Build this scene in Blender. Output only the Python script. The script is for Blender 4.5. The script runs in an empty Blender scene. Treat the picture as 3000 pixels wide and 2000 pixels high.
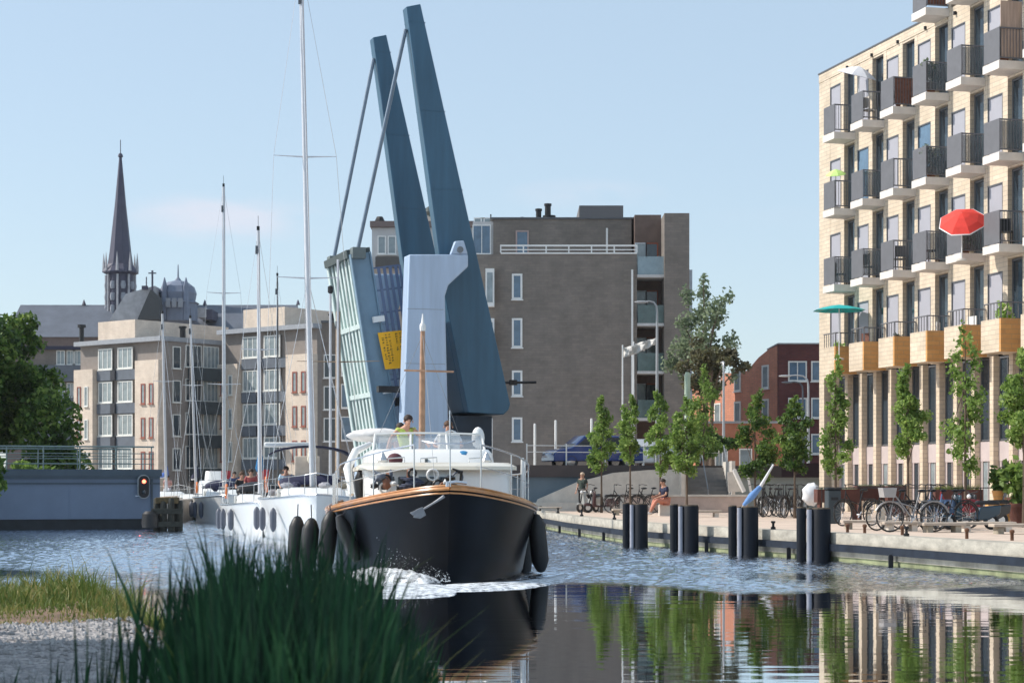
import bpy, math, random
import numpy as np
from mathutils import Vector, Matrix
PI = math.pi
random.seed(7)
sc = bpy.context.scene
COL = sc.collection
# ------------------------------------------------------------------ camera
FPX, HZ, CZ = 5600.0, 1418.0, 1.7
cam = bpy.data.cameras.new('camera')
camo = bpy.data.objects.new('camera', cam)
COL.objects.link(camo)
camo.location = (0, 0, CZ)
camo.rotation_euler = (PI / 2, 0, 0)
cam.sensor_width = 36
cam.lens = FPX / 3000 * 36
cam.shift_y = (HZ - 1000) / 3000
cam.clip_end = 3000
cam.dof.use_dof = True
cam.dof.focus_distance = 48
cam.dof.aperture_fstop = 4.2
sc.camera = camo
# ------------------------------------------------------------------ world, sun, exposure
SX, SY, SEL = -0.95, 0.08, 42.0
w = bpy.data.worlds.new('World')
sc.world = w
w.use_nodes = True
nt = w.node_tree
nt.nodes.clear()
out = nt.nodes.new('ShaderNodeOutputWorld')
bg = nt.nodes.new('ShaderNodeBackground')
bg.inputs['Strength'].default_value = 0.15
sky = nt.nodes.new('ShaderNodeTexSky')
sky.sky_type = 'NISHITA'
sky.sun_disc = False
sky.sun_elevation = math.radians(SEL)
sky.sun_rotation = math.atan2(SX, SY)
sky.air_density = 1.0
sky.dust_density = 0.7
sky.ozone_density = 1.2
tc = nt.nodes.new('ShaderNodeTexCoord')
def vmath(op, a, b=None):
    n = nt.nodes.new('ShaderNodeVectorMath'); n.operation = op
    for i, v in enumerate((a, b)):
        if v is None: continue
        if hasattr(v, 'is_linked'): nt.links.new(v, n.inputs[i])
        else: n.inputs[i].default_value = v
    return n
def fmath(op, a, b=None, clamp=False):
    n = nt.nodes.new('ShaderNodeMath'); n.operation = op; n.use_clamp = clamp
    for i, v in enumerate((a, b)):
        if v is None: continue
        if hasattr(v, 'is_linked'): nt.links.new(v, n.inputs[i])
        else: n.inputs[i].default_value = v
    return n.outputs[0]
noise = nt.nodes.new('ShaderNodeTexNoise')
noise.inputs['Scale'].default_value = 22; noise.inputs['Detail'].default_value = 6
nmap = vmath('MULTIPLY', tc.outputs['Generated'], (1, 1, 3.2))
nt.links.new(nmap.outputs[0], noise.inputs['Vector'])
acc = None
for (u, v, ru, rv, k) in ((650, 640, 330, 85, .62), (1710, 570, 260, 50, .50), (2300, 640, 300, 40, .2), (-900, 500, 700, 90, .6), (4300, 300, 800, 120, .6)):
    d = Vector(((u - 1500) / FPX, 1, (HZ - v) / FPX)).normalized()
    s1 = vmath('SUBTRACT', tc.outputs['Generated'], tuple(d))
    s2 = vmath('MULTIPLY', s1.outputs[0], (FPX / ru, FPX / 900, FPX / rv))
    s3 = vmath('LENGTH', s2.outputs[0])
    f = fmath('SUBTRACT', 1.0, s3.outputs['Value'], True)
    f = fmath('MULTIPLY', f, k * 2.6, True)
    f = fmath('MULTIPLY', f, k)
    acc = f if acc is None else fmath('ADD', acc, f, True)
nz = fmath('MULTIPLY', fmath('SUBTRACT', noise.outputs['Fac'], .34), 3.2, True)
cl = fmath('MULTIPLY', acc, nz, True)
mix = nt.nodes.new('ShaderNodeMix'); mix.data_type = 'RGBA'
nt.links.new(cl, mix.inputs[0])
veil = nt.nodes.new('ShaderNodeMix'); veil.data_type = 'RGBA'; veil.inputs[0].default_value = .62   # thin high haze over the blue
veil.inputs[7].default_value = (2.85, 3.55, 4.15, 1)
nt.links.new(sky.outputs[0], veil.inputs[6]); nt.links.new(veil.outputs[2], mix.inputs[6])
mix.inputs[7].default_value = (4.3, 4.25, 4.75, 1)
nt.links.new(mix.outputs[2], bg.inputs['Color'])
nt.links.new(bg.outputs[0], out.inputs['Surface'])
sun = bpy.data.lights.new('sun', 'SUN')
sun.energy = 3.7
sun.angle = math.radians(0.53)
sun.color = (1.0, 0.93, 0.84)
suno = bpy.data.objects.new('sun', sun)
COL.objects.link(suno)
hl = math.hypot(SX, SY)
SV = Vector((SX / hl * math.cos(math.radians(SEL)), SY / hl * math.cos(math.radians(SEL)), math.sin(math.radians(SEL))))
suno.rotation_euler = SV.to_track_quat('Z', 'Y').to_euler()
suno.location = (-40, 20, 50)
sc.view_settings.view_transform = 'Standard'
sc.view_settings.look = 'None'
sc.view_settings.exposure = 0.38
sc.view_settings.gamma = 1
sc.render.engine = 'CYCLES'
sc.cycles.max_bounces = 6
sc.cycles.use_denoising = True

# ------------------------------------------------------------------ helpers
def at(u, v, Y):
    return Vector(((u - 1500) / FPX * Y, Y, CZ + (HZ - v) / FPX * Y))
def ux(u, Y): return (u - 1500) / FPX * Y
def vz(v, Y): return CZ + (HZ - v) / FPX * Y

class MB:
    def __init__(s): s.v = []; s.f = []
    def add(s, vs, fs):
        n = len(s.v); s.v += [tuple(p) for p in vs]; s.f += [tuple(i + n for i in f) for f in fs]; return s
    def box(s, x0, x1, y0, y1, z0, z1):
        return s.add([(x0, y0, z0), (x1, y0, z0), (x1, y1, z0), (x0, y1, z0), (x0, y0, z1), (x1, y0, z1), (x1, y1, z1), (x0, y1, z1)],
                     [(0, 3, 2, 1), (4, 5, 6, 7), (0, 1, 5, 4), (1, 2, 6, 5), (2, 3, 7, 6), (3, 0, 4, 7)])
    def cbox(s, x0, x1, y0, y1, z0, z1, c=.02):
        # box with chamfered vertical and top edges
        p = [(x0 + c, y0), (x1 - c, y0), (x1, y0 + c), (x1, y1 - c), (x1 - c, y1), (x0 + c, y1), (x0, y1 - c), (x0, y0 + c)]
        cx, cy = (x0 + x1) / 2, (y0 + y1) / 2
        q = [(cx + (a - cx) * (1 - c / max(x1 - x0, .01) * 2), cy + (b - cy) * (1 - c / max(y1 - y0, .01) * 2)) for a, b in p]
        vs = [(a, b, z0) for a, b in p] + [(a, b, z1 - c) for a, b in p] + [(a, b, z1) for a, b in q]
        fs = [tuple(range(7, -1, -1)), tuple(range(16, 24))]
        for k in (0, 8):
            fs += [(k + i, k + (i + 1) % 8, k + 8 + (i + 1) % 8, k + 8 + i) for i in range(8)]
        return s.add(vs, fs)
    def prism(s, pts, a, b, axis='y'):
        # polygon pts (p,q) extruded between a and b along axis
        m = {'y': lambda p, q, t: (p, t, q), 'x': lambda p, q, t: (t, p, q), 'z': lambda p, q, t: (p, q, t)}[axis]
        n = len(pts)
        vs = [m(p, q, a) for p, q in pts] + [m(p, q, b) for p, q in pts]
        fs = [tuple(range(n)), tuple(range(2 * n - 1, n - 1, -1))] + [(i, i + n, (i + 1) % n + n, (i + 1) % n) for i in range(n)]
        return s.add(vs, fs)
    def tube(s, pts, r, n=6, r2=None, cap=True):
        pts = [Vector(p) for p in pts]
        k = len(pts); vs = []; fs = []
        rs = r if isinstance(r, (list, tuple)) else [r + ((r2 if r2 is not None else r) - r) * i / (k - 1) for i in range(k)]
        ref = None
        for i, p in enumerate(pts):
            t = (pts[min(i + 1, k - 1)] - pts[max(i - 1, 0)])
            if t.length < 1e-9: t = Vector((0, 0, 1))
            t.normalize()
            if ref is None:
                ref = Vector((1, 0, 0)) if abs(t.x) < .9 else Vector((0, 1, 0))
            a = ref - t * ref.dot(t)
            if a.length < 1e-6: a = t.orthogonal()
            a.normalize(); ref = a; b = t.cross(a)
            for j in range(n):
                an = 2 * PI * j / n
                vs.append(p + (a * math.cos(an) + b * math.sin(an)) * rs[i])
        for i in range(k - 1):
            for j in range(n):
                fs.append((i * n + j, i * n + (j + 1) % n, (i + 1) * n + (j + 1) % n, (i + 1) * n + j))
        if cap: fs += [tuple(range(n - 1, -1, -1)), tuple(range((k - 1) * n, k * n))]
        return s.add(vs, fs)
    def lathe(s, prof, c=(0, 0, 0), n=12, ph=0.0):
        vs = []; fs = []
        for r, z in prof:
            for j in range(n):
                a = 2 * PI * j / n + ph
                vs.append((c[0] + r * math.cos(a), c[1] + r * math.sin(a), c[2] + z))
        for i in range(len(prof) - 1):
            for j in range(n):
                fs.append((i * n + j, i * n + (j + 1) % n, (i + 1) * n + (j + 1) % n, (i + 1) * n + j))
        fs += [tuple(range(n - 1, -1, -1)), tuple(range((len(prof) - 1) * n, len(prof) * n))]
        return s.add(vs, fs)
    def ell(s, c, r, nu=12, nv=8, fn=None):
        vs = []; fs = []
        for i in range(nv + 1):
            th = PI * i / nv
            for j in range(nu):
                ph = 2 * PI * j / nu
                p = Vector((math.sin(th) * math.cos(ph), math.sin(th) * math.sin(ph), math.cos(th)))
                if fn: p = p * fn(p)
                vs.append((c[0] + p.x * r[0], c[1] + p.y * r[1], c[2] + p.z * r[2]))
        for i in range(nv):
            for j in range(nu):
                fs.append((i * nu + j, (i + 1) * nu + j, (i + 1) * nu + (j + 1) % nu, i * nu + (j + 1) % nu))
        return s.add(vs, fs)
    def torus(s, c, R, r, n=20, m=6, axis='x'):
        vs = []; fs = []
        for i in range(n):
            a = 2 * PI * i / n
            for j in range(m):
                b = 2 * PI * j / m
                rr = R + r * math.cos(b); h = r * math.sin(b)
                p, q = rr * math.cos(a), rr * math.sin(a)
                vs.append((c[0] + h, c[1] + p, c[2] + q) if axis == 'x' else ((c[0] + p, c[1] + h, c[2] + q) if axis == 'y' else (c[0] + p, c[1] + q, c[2] + h)))
        for i in range(n):
            for j in range(m):
                fs.append((i * m + j, ((i + 1) % n) * m + j, ((i + 1) % n) * m + (j + 1) % m, i * m + (j + 1) % m))
        return s.add(vs, fs)
    def grid(s, rows):
        m = len(rows[0]); vs = [p for r in rows for p in r]
        fs = [(i * m + j, i * m + j + 1, (i + 1) * m + j + 1, (i + 1) * m + j) for i in range(len(rows) - 1) for j in range(m - 1)]
        return s.add(vs, fs)
    def quad(s, *p): return s.add(p, [tuple(range(len(p)))])
    def xf(s, M):
        s.v = [tuple(M @ Vector(p)) for p in s.v]; return s
    def build(s, name, mat, parent=None, world=False, smooth=True, label=None, ang=38, bevel=0):
        me = bpy.data.meshes.new(name)
        me.from_pydata(s.v, [], s.f)
        me.update()
        if smooth:
            me.shade_smooth()
            try: me.set_sharp_from_angle(angle=math.radians(ang))
            except Exception: pass
        if mat: me.materials.append(mat)
        o = bpy.data.objects.new(name, me)
        COL.objects.link(o)
        if parent:
            o.parent = parent
            if world:
                par = parent; M = local(par)
                while par.parent:
                    par = par.parent; M = local(par) @ M
                me.transform(M.inverted())
        if bevel:
            b = o.modifiers.new('bevel', 'BEVEL'); b.width = bevel; b.segments = 2; b.limit_method = 'ANGLE'
        if label: o['label'] = label
        return o
def local(o): return Matrix.Translation(o.location) @ o.rotation_euler.to_matrix().to_4x4() @ Matrix.Diagonal((*o.scale, 1))
def thing(name, label, cat, loc=(0, 0, 0), rz=0, group=None):
    o = bpy.data.objects.new(name, None); COL.objects.link(o)
    o.empty_display_size = .2
    o.location = loc; o.rotation_euler = (0, 0, rz)
    return tag(o, label, cat, group)
def tag(o, label, cat, group=None):
    o['label'] = label; o['category'] = cat
    if group: o['group'] = group
    return o
def struct(o): o['kind'] = 'structure'; return o
def kids(o): return list(o.children)
def dup(root, loc, rz, label=None, group=None, scale=None, cat=None):
    r = root.copy(); COL.objects.link(r); r.location = loc; r.rotation_euler = (0, 0, rz)
    if label: r['label'] = label
    if group: r['group'] = group
    if cat: r['category'] = cat
    if scale: r.scale = scale
    for ch in kids(root):
        c = ch.copy(); COL.objects.link(c); c.parent = r
        for g in kids(ch):
            d = g.copy(); COL.objects.link(d); d.parent = c
    return r

# ------------------------------------------------------------------ materials
MATS = {}
def mat(name, col, rough=.7, metal=0, var=.12, vs=3.0, bump=0, bs=40, spec=.5, alpha=1, coat=0, emit=None, stretch=None, trans=0):
    if name in MATS: return MATS[name]
    m = bpy.data.materials.new(name); m.use_nodes = True
    n = m.node_tree; b = n.nodes['Principled BSDF']
    b.inputs['Roughness'].default_value = rough
    b.inputs['Metallic'].default_value = metal
    b.inputs['Specular IOR Level'].default_value = spec
    b.inputs['Alpha'].default_value = alpha
    b.inputs['Coat Weight'].default_value = coat
    if trans: b.inputs['Transmission Weight'].default_value = trans
    if emit:
        b.inputs['Emission Color'].default_value = (*emit[0], 1); b.inputs['Emission Strength'].default_value = emit[1]
    t = n.nodes.new('ShaderNodeTexCoord')
    vec = t.outputs['Object']
    if stretch:
        mp = n.nodes.new('ShaderNodeMapping'); mp.inputs['Scale'].default_value = stretch
        n.links.new(vec, mp.inputs[0]); vec = mp.outputs[0]
    if var:
        nz = n.nodes.new('ShaderNodeTexNoise'); nz.inputs['Scale'].default_value = vs; nz.inputs['Detail'].default_value = 6; nz.inputs['Roughness'].default_value = .65
        n.links.new(vec, nz.inputs['Vector'])
        r = n.nodes.new('ShaderNodeValToRGB')
        r.color_ramp.elements[0].position = .3; r.color_ramp.elements[1].position = .7
        r.color_ramp.elements[0].color = (*[c * (1 - var) for c in col], 1)
        r.color_ramp.elements[1].color = (*[min(1, c * (1 + var)) for c in col], 1)
        n.links.new(nz.outputs['Fac'], r.inputs[0]); n.links.new(r.outputs[0], b.inputs['Base Color'])
    else: b.inputs['Base Color'].default_value = (*col, 1)
    if bump:
        nb = n.nodes.new('ShaderNodeTexNoise'); nb.inputs['Scale'].default_value = bs; nb.inputs['Detail'].default_value = 4
        n.links.new(vec, nb.inputs['Vector'])
        bm = n.nodes.new('ShaderNodeBump'); bm.inputs['Strength'].default_value = bump; bm.inputs['Distance'].default_value = .02
        n.links.new(nb.outputs['Fac'], bm.inputs['Height']); n.links.new(bm.outputs[0], b.inputs['Normal'])
    MATS[name] = m
    return m
def brick(name, c1, c2, mortar, bw=.42, bh=.14, ms=.012, rough=.85, patch=.17):
    if name in MATS: return MATS[name]
    m = bpy.data.materials.new(name); m.use_nodes = True
    n = m.node_tree; b = n.nodes['Principled BSDF']; b.inputs['Roughness'].default_value = rough
    b.inputs['Specular IOR Level'].default_value = .25
    t = n.nodes.new('ShaderNodeTexCoord'); sp = n.nodes.new('ShaderNodeSeparateXYZ'); cb = n.nodes.new('ShaderNodeCombineXYZ')
    ad = n.nodes.new('ShaderNodeMath')
    n.links.new(t.outputs['Object'], sp.inputs[0]); n.links.new(sp.outputs[0], ad.inputs[0]); n.links.new(sp.outputs[1], ad.inputs[1])
    n.links.new(ad.outputs[0], cb.inputs[0]); n.links.new(sp.outputs[2], cb.inputs[1])
    br = n.nodes.new('ShaderNodeTexBrick'); br.inputs['Scale'].default_value = 1
    br.inputs['Brick Width'].default_value = bw; br.inputs['Row Height'].default_value = bh; br.inputs['Mortar Size'].default_value = ms
    br.inputs['Color1'].default_value = (*c1, 1); br.inputs['Color2'].default_value = (*c2, 1); br.inputs['Mortar'].default_value = (*mortar, 1)
    n.links.new(cb.outputs[0], br.inputs['Vector'])
    nz = n.nodes.new('ShaderNodeTexNoise'); nz.inputs['Scale'].default_value = .8; nz.inputs['Detail'].default_value = 8; nz.inputs['Roughness'].default_value = .7
    n.links.new(t.outputs['Object'], nz.inputs['Vector'])
    mr = n.nodes.new('ShaderNodeMapRange'); mr.inputs[1].default_value = .3; mr.inputs[2].default_value = .7; mr.inputs[3].default_value = 1 - patch; mr.inputs[4].default_value = 1 + patch
    n.links.new(nz.outputs['Fac'], mr.inputs[0])
    mx = n.nodes.new('ShaderNodeVectorMath'); mx.operation = 'SCALE'
    n.links.new(br.outputs['Color'], mx.inputs[0]); n.links.new(mr.outputs[0], mx.inputs['Scale'])
    n.links.new(mx.outputs[0], b.inputs['Base Color'])
    bm = n.nodes.new('ShaderNodeBump'); bm.inputs['Strength'].default_value = .35; bm.inputs['Distance'].default_value = .01; bm.invert = True
    n.links.new(br.outputs['Fac'], bm.inputs['Height']); n.links.new(bm.outputs[0], b.inputs['Normal'])
    MATS[name] = m
    return m
def leafmat(name, c1, c2, c3, tr=.35, scale=.9):
    m = bpy.data.materials.new(name); m.use_nodes = True
    n = m.node_tree; n.nodes.clear()
    o = n.nodes.new('ShaderNodeOutputMaterial'); d = n.nodes.new('ShaderNodeBsdfPrincipled'); tl = n.nodes.new('ShaderNodeBsdfTranslucent'); mx = n.nodes.new('ShaderNodeMixShader')
    d.inputs['Roughness'].default_value = .55; d.inputs['Specular IOR Level'].default_value = .35
    at_ = n.nodes.new('ShaderNodeAttribute'); at_.attribute_name = 'rnd'
    t = n.nodes.new('ShaderNodeTexCoord'); nz = n.nodes.new('ShaderNodeTexNoise'); nz.inputs['Scale'].default_value = scale; nz.inputs['Detail'].default_value = 3
    n.links.new(t.outputs['Object'], nz.inputs['Vector'])
    a = n.nodes.new('ShaderNodeMath'); a.operation = 'MULTIPLY_ADD'; a.inputs[1].default_value = .55
    n.links.new(at_.outputs['Fac'], a.inputs[0])
    s = n.nodes.new('ShaderNodeMath'); s.operation = 'MULTIPLY_ADD'; s.inputs[1].default_value = 1.6; s.inputs[2].default_value = -.55
    n.links.new(nz.outputs['Fac'], s.inputs[0]); n.links.new(s.outputs[0], a.inputs[2])
    r = n.nodes.new('ShaderNodeValToRGB')
    r.color_ramp.elements[0].color = (*c1, 1); r.color_ramp.elements[1].color = (*c3, 1); r.color_ramp.elements[1].position = .95
    e = r.color_ramp.elements.new(.5); e.color = (*c2, 1)
    n.links.new(a.outputs[0], r.inputs[0])
    n.links.new(r.outputs[0], d.inputs['Base Color']); n.links.new(r.outputs[0], tl.inputs['Color'])
    mx.inputs[0].default_value = tr
    n.links.new(d.outputs[0], mx.inputs[1]); n.links.new(tl.outputs[0], mx.inputs[2]); n.links.new(mx.outputs[0], o.inputs[0])
    MATS[name] = m
    return m

CREAMB = brick('cream_brick', (.66, .555, .43), (.585, .49, .37), (.46, .39, .31), .5, .16, .012)
ORANGE_SHADE_POT = brick('end_shade_and_pot_orange', (.62, .33, .12), (.55, .28, .10), (.45, .28, .13), .5, .16, .012)  # cream brick's shade painted as orange for balcony ends; also a plant pot's orange
BROWNB = brick('brown_brick', (.32, .22, .13), (.26, .18, .11), (.22, .17, .12), .5, .16, .012)
GREYB = brick('grey_brick', (.22, .192, .168), (.188, .166, .148), (.18, .162, .146), .5, .16, .012, patch=.2)
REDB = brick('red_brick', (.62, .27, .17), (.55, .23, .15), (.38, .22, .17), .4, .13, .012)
REDB_SHADE = brick('shaded_red_brick', (.13, .045, .04), (.10, .035, .035), (.10, .05, .05), .4, .13, .012)  # red brick with the shade of the front face put into the colour
BEIGEB = brick('beige_brick', (.70, .60, .50), (.66, .555, .46), (.61, .52, .43), .5, .16, .012)
BBACK = brick('shade_brick', (.42, .34, .28), (.38, .31, .26), (.36, .30, .26), .5, .16, .012)
GLASS = mat('dark_glass', (.03, .045, .06), .08, 0, .3, .7, spec=.8)
GLASSL = mat('pale_glass', (.25, .30, .32), .12, 0, .35, 1.2, spec=.8)
GLASSB = mat('blue_glass', (.10, .17, .25), .08, 0, .3, 1.2, spec=.8)
WHITE = mat('white_paint', (.78, .78, .76), .4, 0, .05)
CONC = mat('pale_concrete', (.62, .58, .52), .85, 0, .14, 2.5, .3, 30)
CONCG = mat('grey_concrete', (.30, .31, .32), .85, 0, .12, 1.5, .3, 30)
SLATE = mat('slate_panel', (.12, .14, .17), .6, 0, .15, 2)
SCREEN = mat('grey_sunscreen', (.36, .36, .40), .7, 0, .05, 2)
DKGREY = mat('dark_grey_panel', (.10, .105, .115), .5, 0, .1, 3)
BLACKM = mat('black_metal', (.012, .012, .014), .45, .2, .2, 5)
STEEL = mat('stainless_steel', (.62, .63, .65), .25, .8, .06, 5)
ALU = mat('mast_aluminium', (.60, .60, .62), .4, .35, .06, 4)
BLUEST = mat('petrol_blue_steel', (.042, .115, .185), .42, .1, .22, 1.0, .05, 10, stretch=(1.5, 1.5, .15))
GREYST = mat('pale_grey_blue_steel', (.42, .53, .68), .45, .05, .13, 1.3, .05, 8, stretch=(1.5, 1.5, .12))
MINT = mat('mint_green_steel', (.58, .68, .66), .5, 0, .16, 2.0, .1, 12)
CORTEN = mat('corten_steel', (.10, .035, .025), .8, 0, .35, 3, .3, 30)
WOOD = mat('varnished_wood', (.50, .22, .07), .3, 0, .25, 6, coat=.4, stretch=(1, .3, 1))
MASTW = mat('oiled_mast_wood', (.40, .23, .14), .45, 0, .25, 6)
OLDWOOD = mat('weathered_wood', (.30, .22, .15), .8, 0, .3, 5, .4, 30)
DKWOOD = mat('tarred_timber', (.028, .030, .024), .8, 0, .5, 5, .5, 20)
HULLB = mat('black_hull_paint', (.0025, .0035, .006), .28, 0, .4, 2, .06, 3, coat=0, spec=.13)
GEL = mat('white_gelcoat', (.80, .80, .78), .25, 0, .04, 2, coat=.3)
NAVY = mat('navy_canvas', (.012, .015, .05), .8, 0, .2, 5, .3, 30)
BLUEC = mat('blue_canvas', (.02, .16, .36), .8, 0, .2, 6, .3, 20)
RUBBER = mat('black_rubber', (.012, .012, .013), .5, 0, .3, 8, .2, 30)
SKIN = mat('skin', (.52, .28, .19), .55, 0, .08, 8)
HAIRD = mat('dark_hair', (.03, .018, .012), .7, 0, .3, 30)
BARK = mat('bark', (.12, .085, .06), .9, 0, .35, 6, .6, 25, stretch=(1, 1, .2))
SLROOF = mat('slate_roof', (.10, .115, .145), .6, 0, .2, .5, .2, 3, stretch=(1, 1, .25))
LIMEST = mat('pale_stone', (.42, .42, .44), .85, 0, .25, 1.0, .3, 8)
TERRA = mat('terracotta', (.42, .17, .08), .8, 0, .15, 8)
LEAF_A = leafmat('leaf_fresh', (.06, .12, .02), (.18, .29, .06), (.38, .50, .14), .5, 1.8)
LEAF_B = leafmat('leaf_deep', (.018, .045, .010), (.07, .14, .025), (.26, .36, .08), .4, .9)
LEAF_C = leafmat('leaf_olive', (.09, .13, .08), (.20, .26, .15), (.36, .42, .27), .5, .8)
REED = leafmat('reed_green', (.003, .018, .008), (.010, .052, .022), (.035, .13, .045), .35, 2)
GRASS = leafmat('bank_grass', (.04, .08, .015), (.15, .22, .045), (.42, .34, .13), .3, 1.6)
# ------------------------------------------------------------------ foliage helpers
def leaves_mesh(name, P, S, R, m, up=.0, aspect=1.6, rnd=None):
    # P (n,3) centres, S sizes; bent leaf quads with random orientation
    n = len(P); rs = np.random.RandomState(int(R))
    d = rs.normal(size=(n, 3)); d[:, 2] += up; d /= np.linalg.norm(d, axis=1)[:, None]
    e = rs.normal(size=(n, 3)); e -= d * (e * d).sum(1)[:, None]; e /= np.linalg.norm(e, axis=1)[:, None]
    S = np.asarray(S)[:, None]
    a = d * S * aspect * .5; b = e * S * .5
    V = np.empty((n, 4, 3)); V[:, 0] = P - a; V[:, 1] = P + b; V[:, 2] = P + a; V[:, 3] = P - b
    me = bpy.data.meshes.new(name)
    me.vertices.add(n * 4); me.vertices.foreach_set('co', V.ravel())
    me.loops.add(n * 4); me.loops.foreach_set('vertex_index', np.arange(n * 4))
    me.polygons.add(n); me.polygons.foreach_set('loop_start', np.arange(n) * 4)
    me.update(calc_edges=True)
    at_ = me.attributes.new('rnd', 'FLOAT', 'POINT')
    at_.data.foreach_set('value', np.repeat(rs.rand(n) if rnd is None else rnd, 4).astype('f'))
    me.materials.append(m)
    return me
def lobes_points(lobes, n, R, shell=.55):
    rs = np.random.RandomState(R)
    vol = np.array([l[1][0] * l[1][1] * l[1][2] for l in lobes]) ** (2 / 3); vol /= vol.sum()
    k = rs.choice(len(lobes), n, p=vol)
    C = np.array([l[0] for l in lobes])[k]; Rr = np.array([l[1] for l in lobes])[k]
    d = rs.normal(size=(n, 3)); d /= np.linalg.norm(d, axis=1)[:, None]
    r = (shell + (1.05 - shell) * rs.rand(n))[:, None] * (1 + .13 * np.sin(d[:, :1] * 9 + k[:, None]) * np.cos(d[:, 2:] * 8))
    return C + d * r * Rr
def clumpy(center, radii, nl, R, k=.36):
    rs = np.random.RandomState(R); L = []
    for i in range(nl):
        d = rs.normal(size=3); d /= np.linalg.norm(d); rr = rs.uniform(.35, .92)
        c = np.array(center) + d * rr * np.array(radii)
        q = rs.uniform(.6, 1.15) * k * (1.15 - .4 * rr)
        L.append((tuple(c), tuple(np.array(radii) * q * np.array([1, 1, .85]))))
    return L
def trunk_mb(h, r, lobes, R, lean=0.0, nb=7, base=.35):
    rs = random.Random(R); mb = MB()
    pts = [Vector((lean * (z / h) ** 2 + .05 * r * math.sin(z * 2), .04 * r * math.cos(z * 3), z)) for z in np.linspace(0, h, 7)]
    mb.tube(pts, [r * 1.35] + [r * (1 - .75 * i / 6) for i in range(1, 7)], 7)
    for i in range(min(nb, len(lobes))):
        c = Vector(lobes[i][0]); z0 = h * rs.uniform(base, .85)
        p0 = Vector((lean * (z0 / h) ** 2, 0, z0)); mid = p0.lerp(c, .5) + Vector((0, 0, .1 * (c - p0).length))
        mb.tube([p0, mid, c], [r * .42, r * .25, r * .09], 5)
    return mb
def tree(name, label, loc, h, lobes, n, size, leaf, r, R, group=None, lean=0, trunk_h=None, nb=7, cat='tree', shell=.5):
    t = thing(name, label, cat, loc, 0, group)
    trunk_mb(trunk_h or h * .8, r, lobes, R, lean, nb).build('trunk', BARK, t)
    P = lobes_points(lobes, n, R, shell)
    rs = np.random.RandomState(R + 5)
    me = leaves_mesh('crown', P, size * rs.uniform(.6, 1.35, n), R, leaf, .3)
    o = bpy.data.objects.new('crown', me); COL.objects.link(o); o.parent = t
    return t
def blades(name, B, H, W, L, R, m, seg=4, rnd=None):
    # B (n,3) bases, H heights, W widths, L lean amount
    n = len(B); rs = np.random.RandomState(R)
    an = rs.rand(n) * 2 * PI; d = np.stack([np.cos(an), np.sin(an)], 1)
    pn = rs.rand(n) * 2 * PI; q = np.stack([np.cos(pn), np.sin(pn) * .4], 1)
    V = np.zeros((n, (seg + 1) * 2, 3))
    for i in range(seg + 1):
        t = i / seg
        c = np.array(B, float).copy()
        c[:, :2] += d * (L * H * t ** 2.2)[:, None]; c[:, 2] += H * (t - .18 * L * t ** 3)
        wd = (W * (1 - t ** 1.7) * (.55 + .45 * min(1, t * 3)) + .0006)[:, None]
        V[:, 2 * i] = c; V[:, 2 * i + 1] = c
        V[:, 2 * i, :2] += q * wd / 2; V[:, 2 * i + 1, :2] -= q * wd / 2
    base = (np.arange(n) * (seg + 1) * 2)[:, None, None]
    f = np.array([[2 * i, 2 * i + 1, 2 * i + 3, 2 * i + 2] for i in range(seg)])[None]
    F = (base + f).reshape(-1)
    me = bpy.data.meshes.new(name)
    me.vertices.add(n * (seg + 1) * 2); me.vertices.foreach_set('co', V.ravel())
    me.loops.add(len(F)); me.loops.foreach_set('vertex_index', F)
    me.polygons.add(n * seg); me.polygons.foreach_set('loop_start', np.arange(n * seg) * 4)
    me.update(calc_edges=True); me.shade_smooth()
    a = me.attributes.new('rnd', 'FLOAT', 'POINT'); a.data.foreach_set('value', np.repeat(rs.rand(n) if rnd is None else rnd, (seg + 1) * 2).astype('f'))
    me.materials.append(m)
    o = bpy.data.objects.new(name, me); COL.objects.link(o)
    return o

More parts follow.
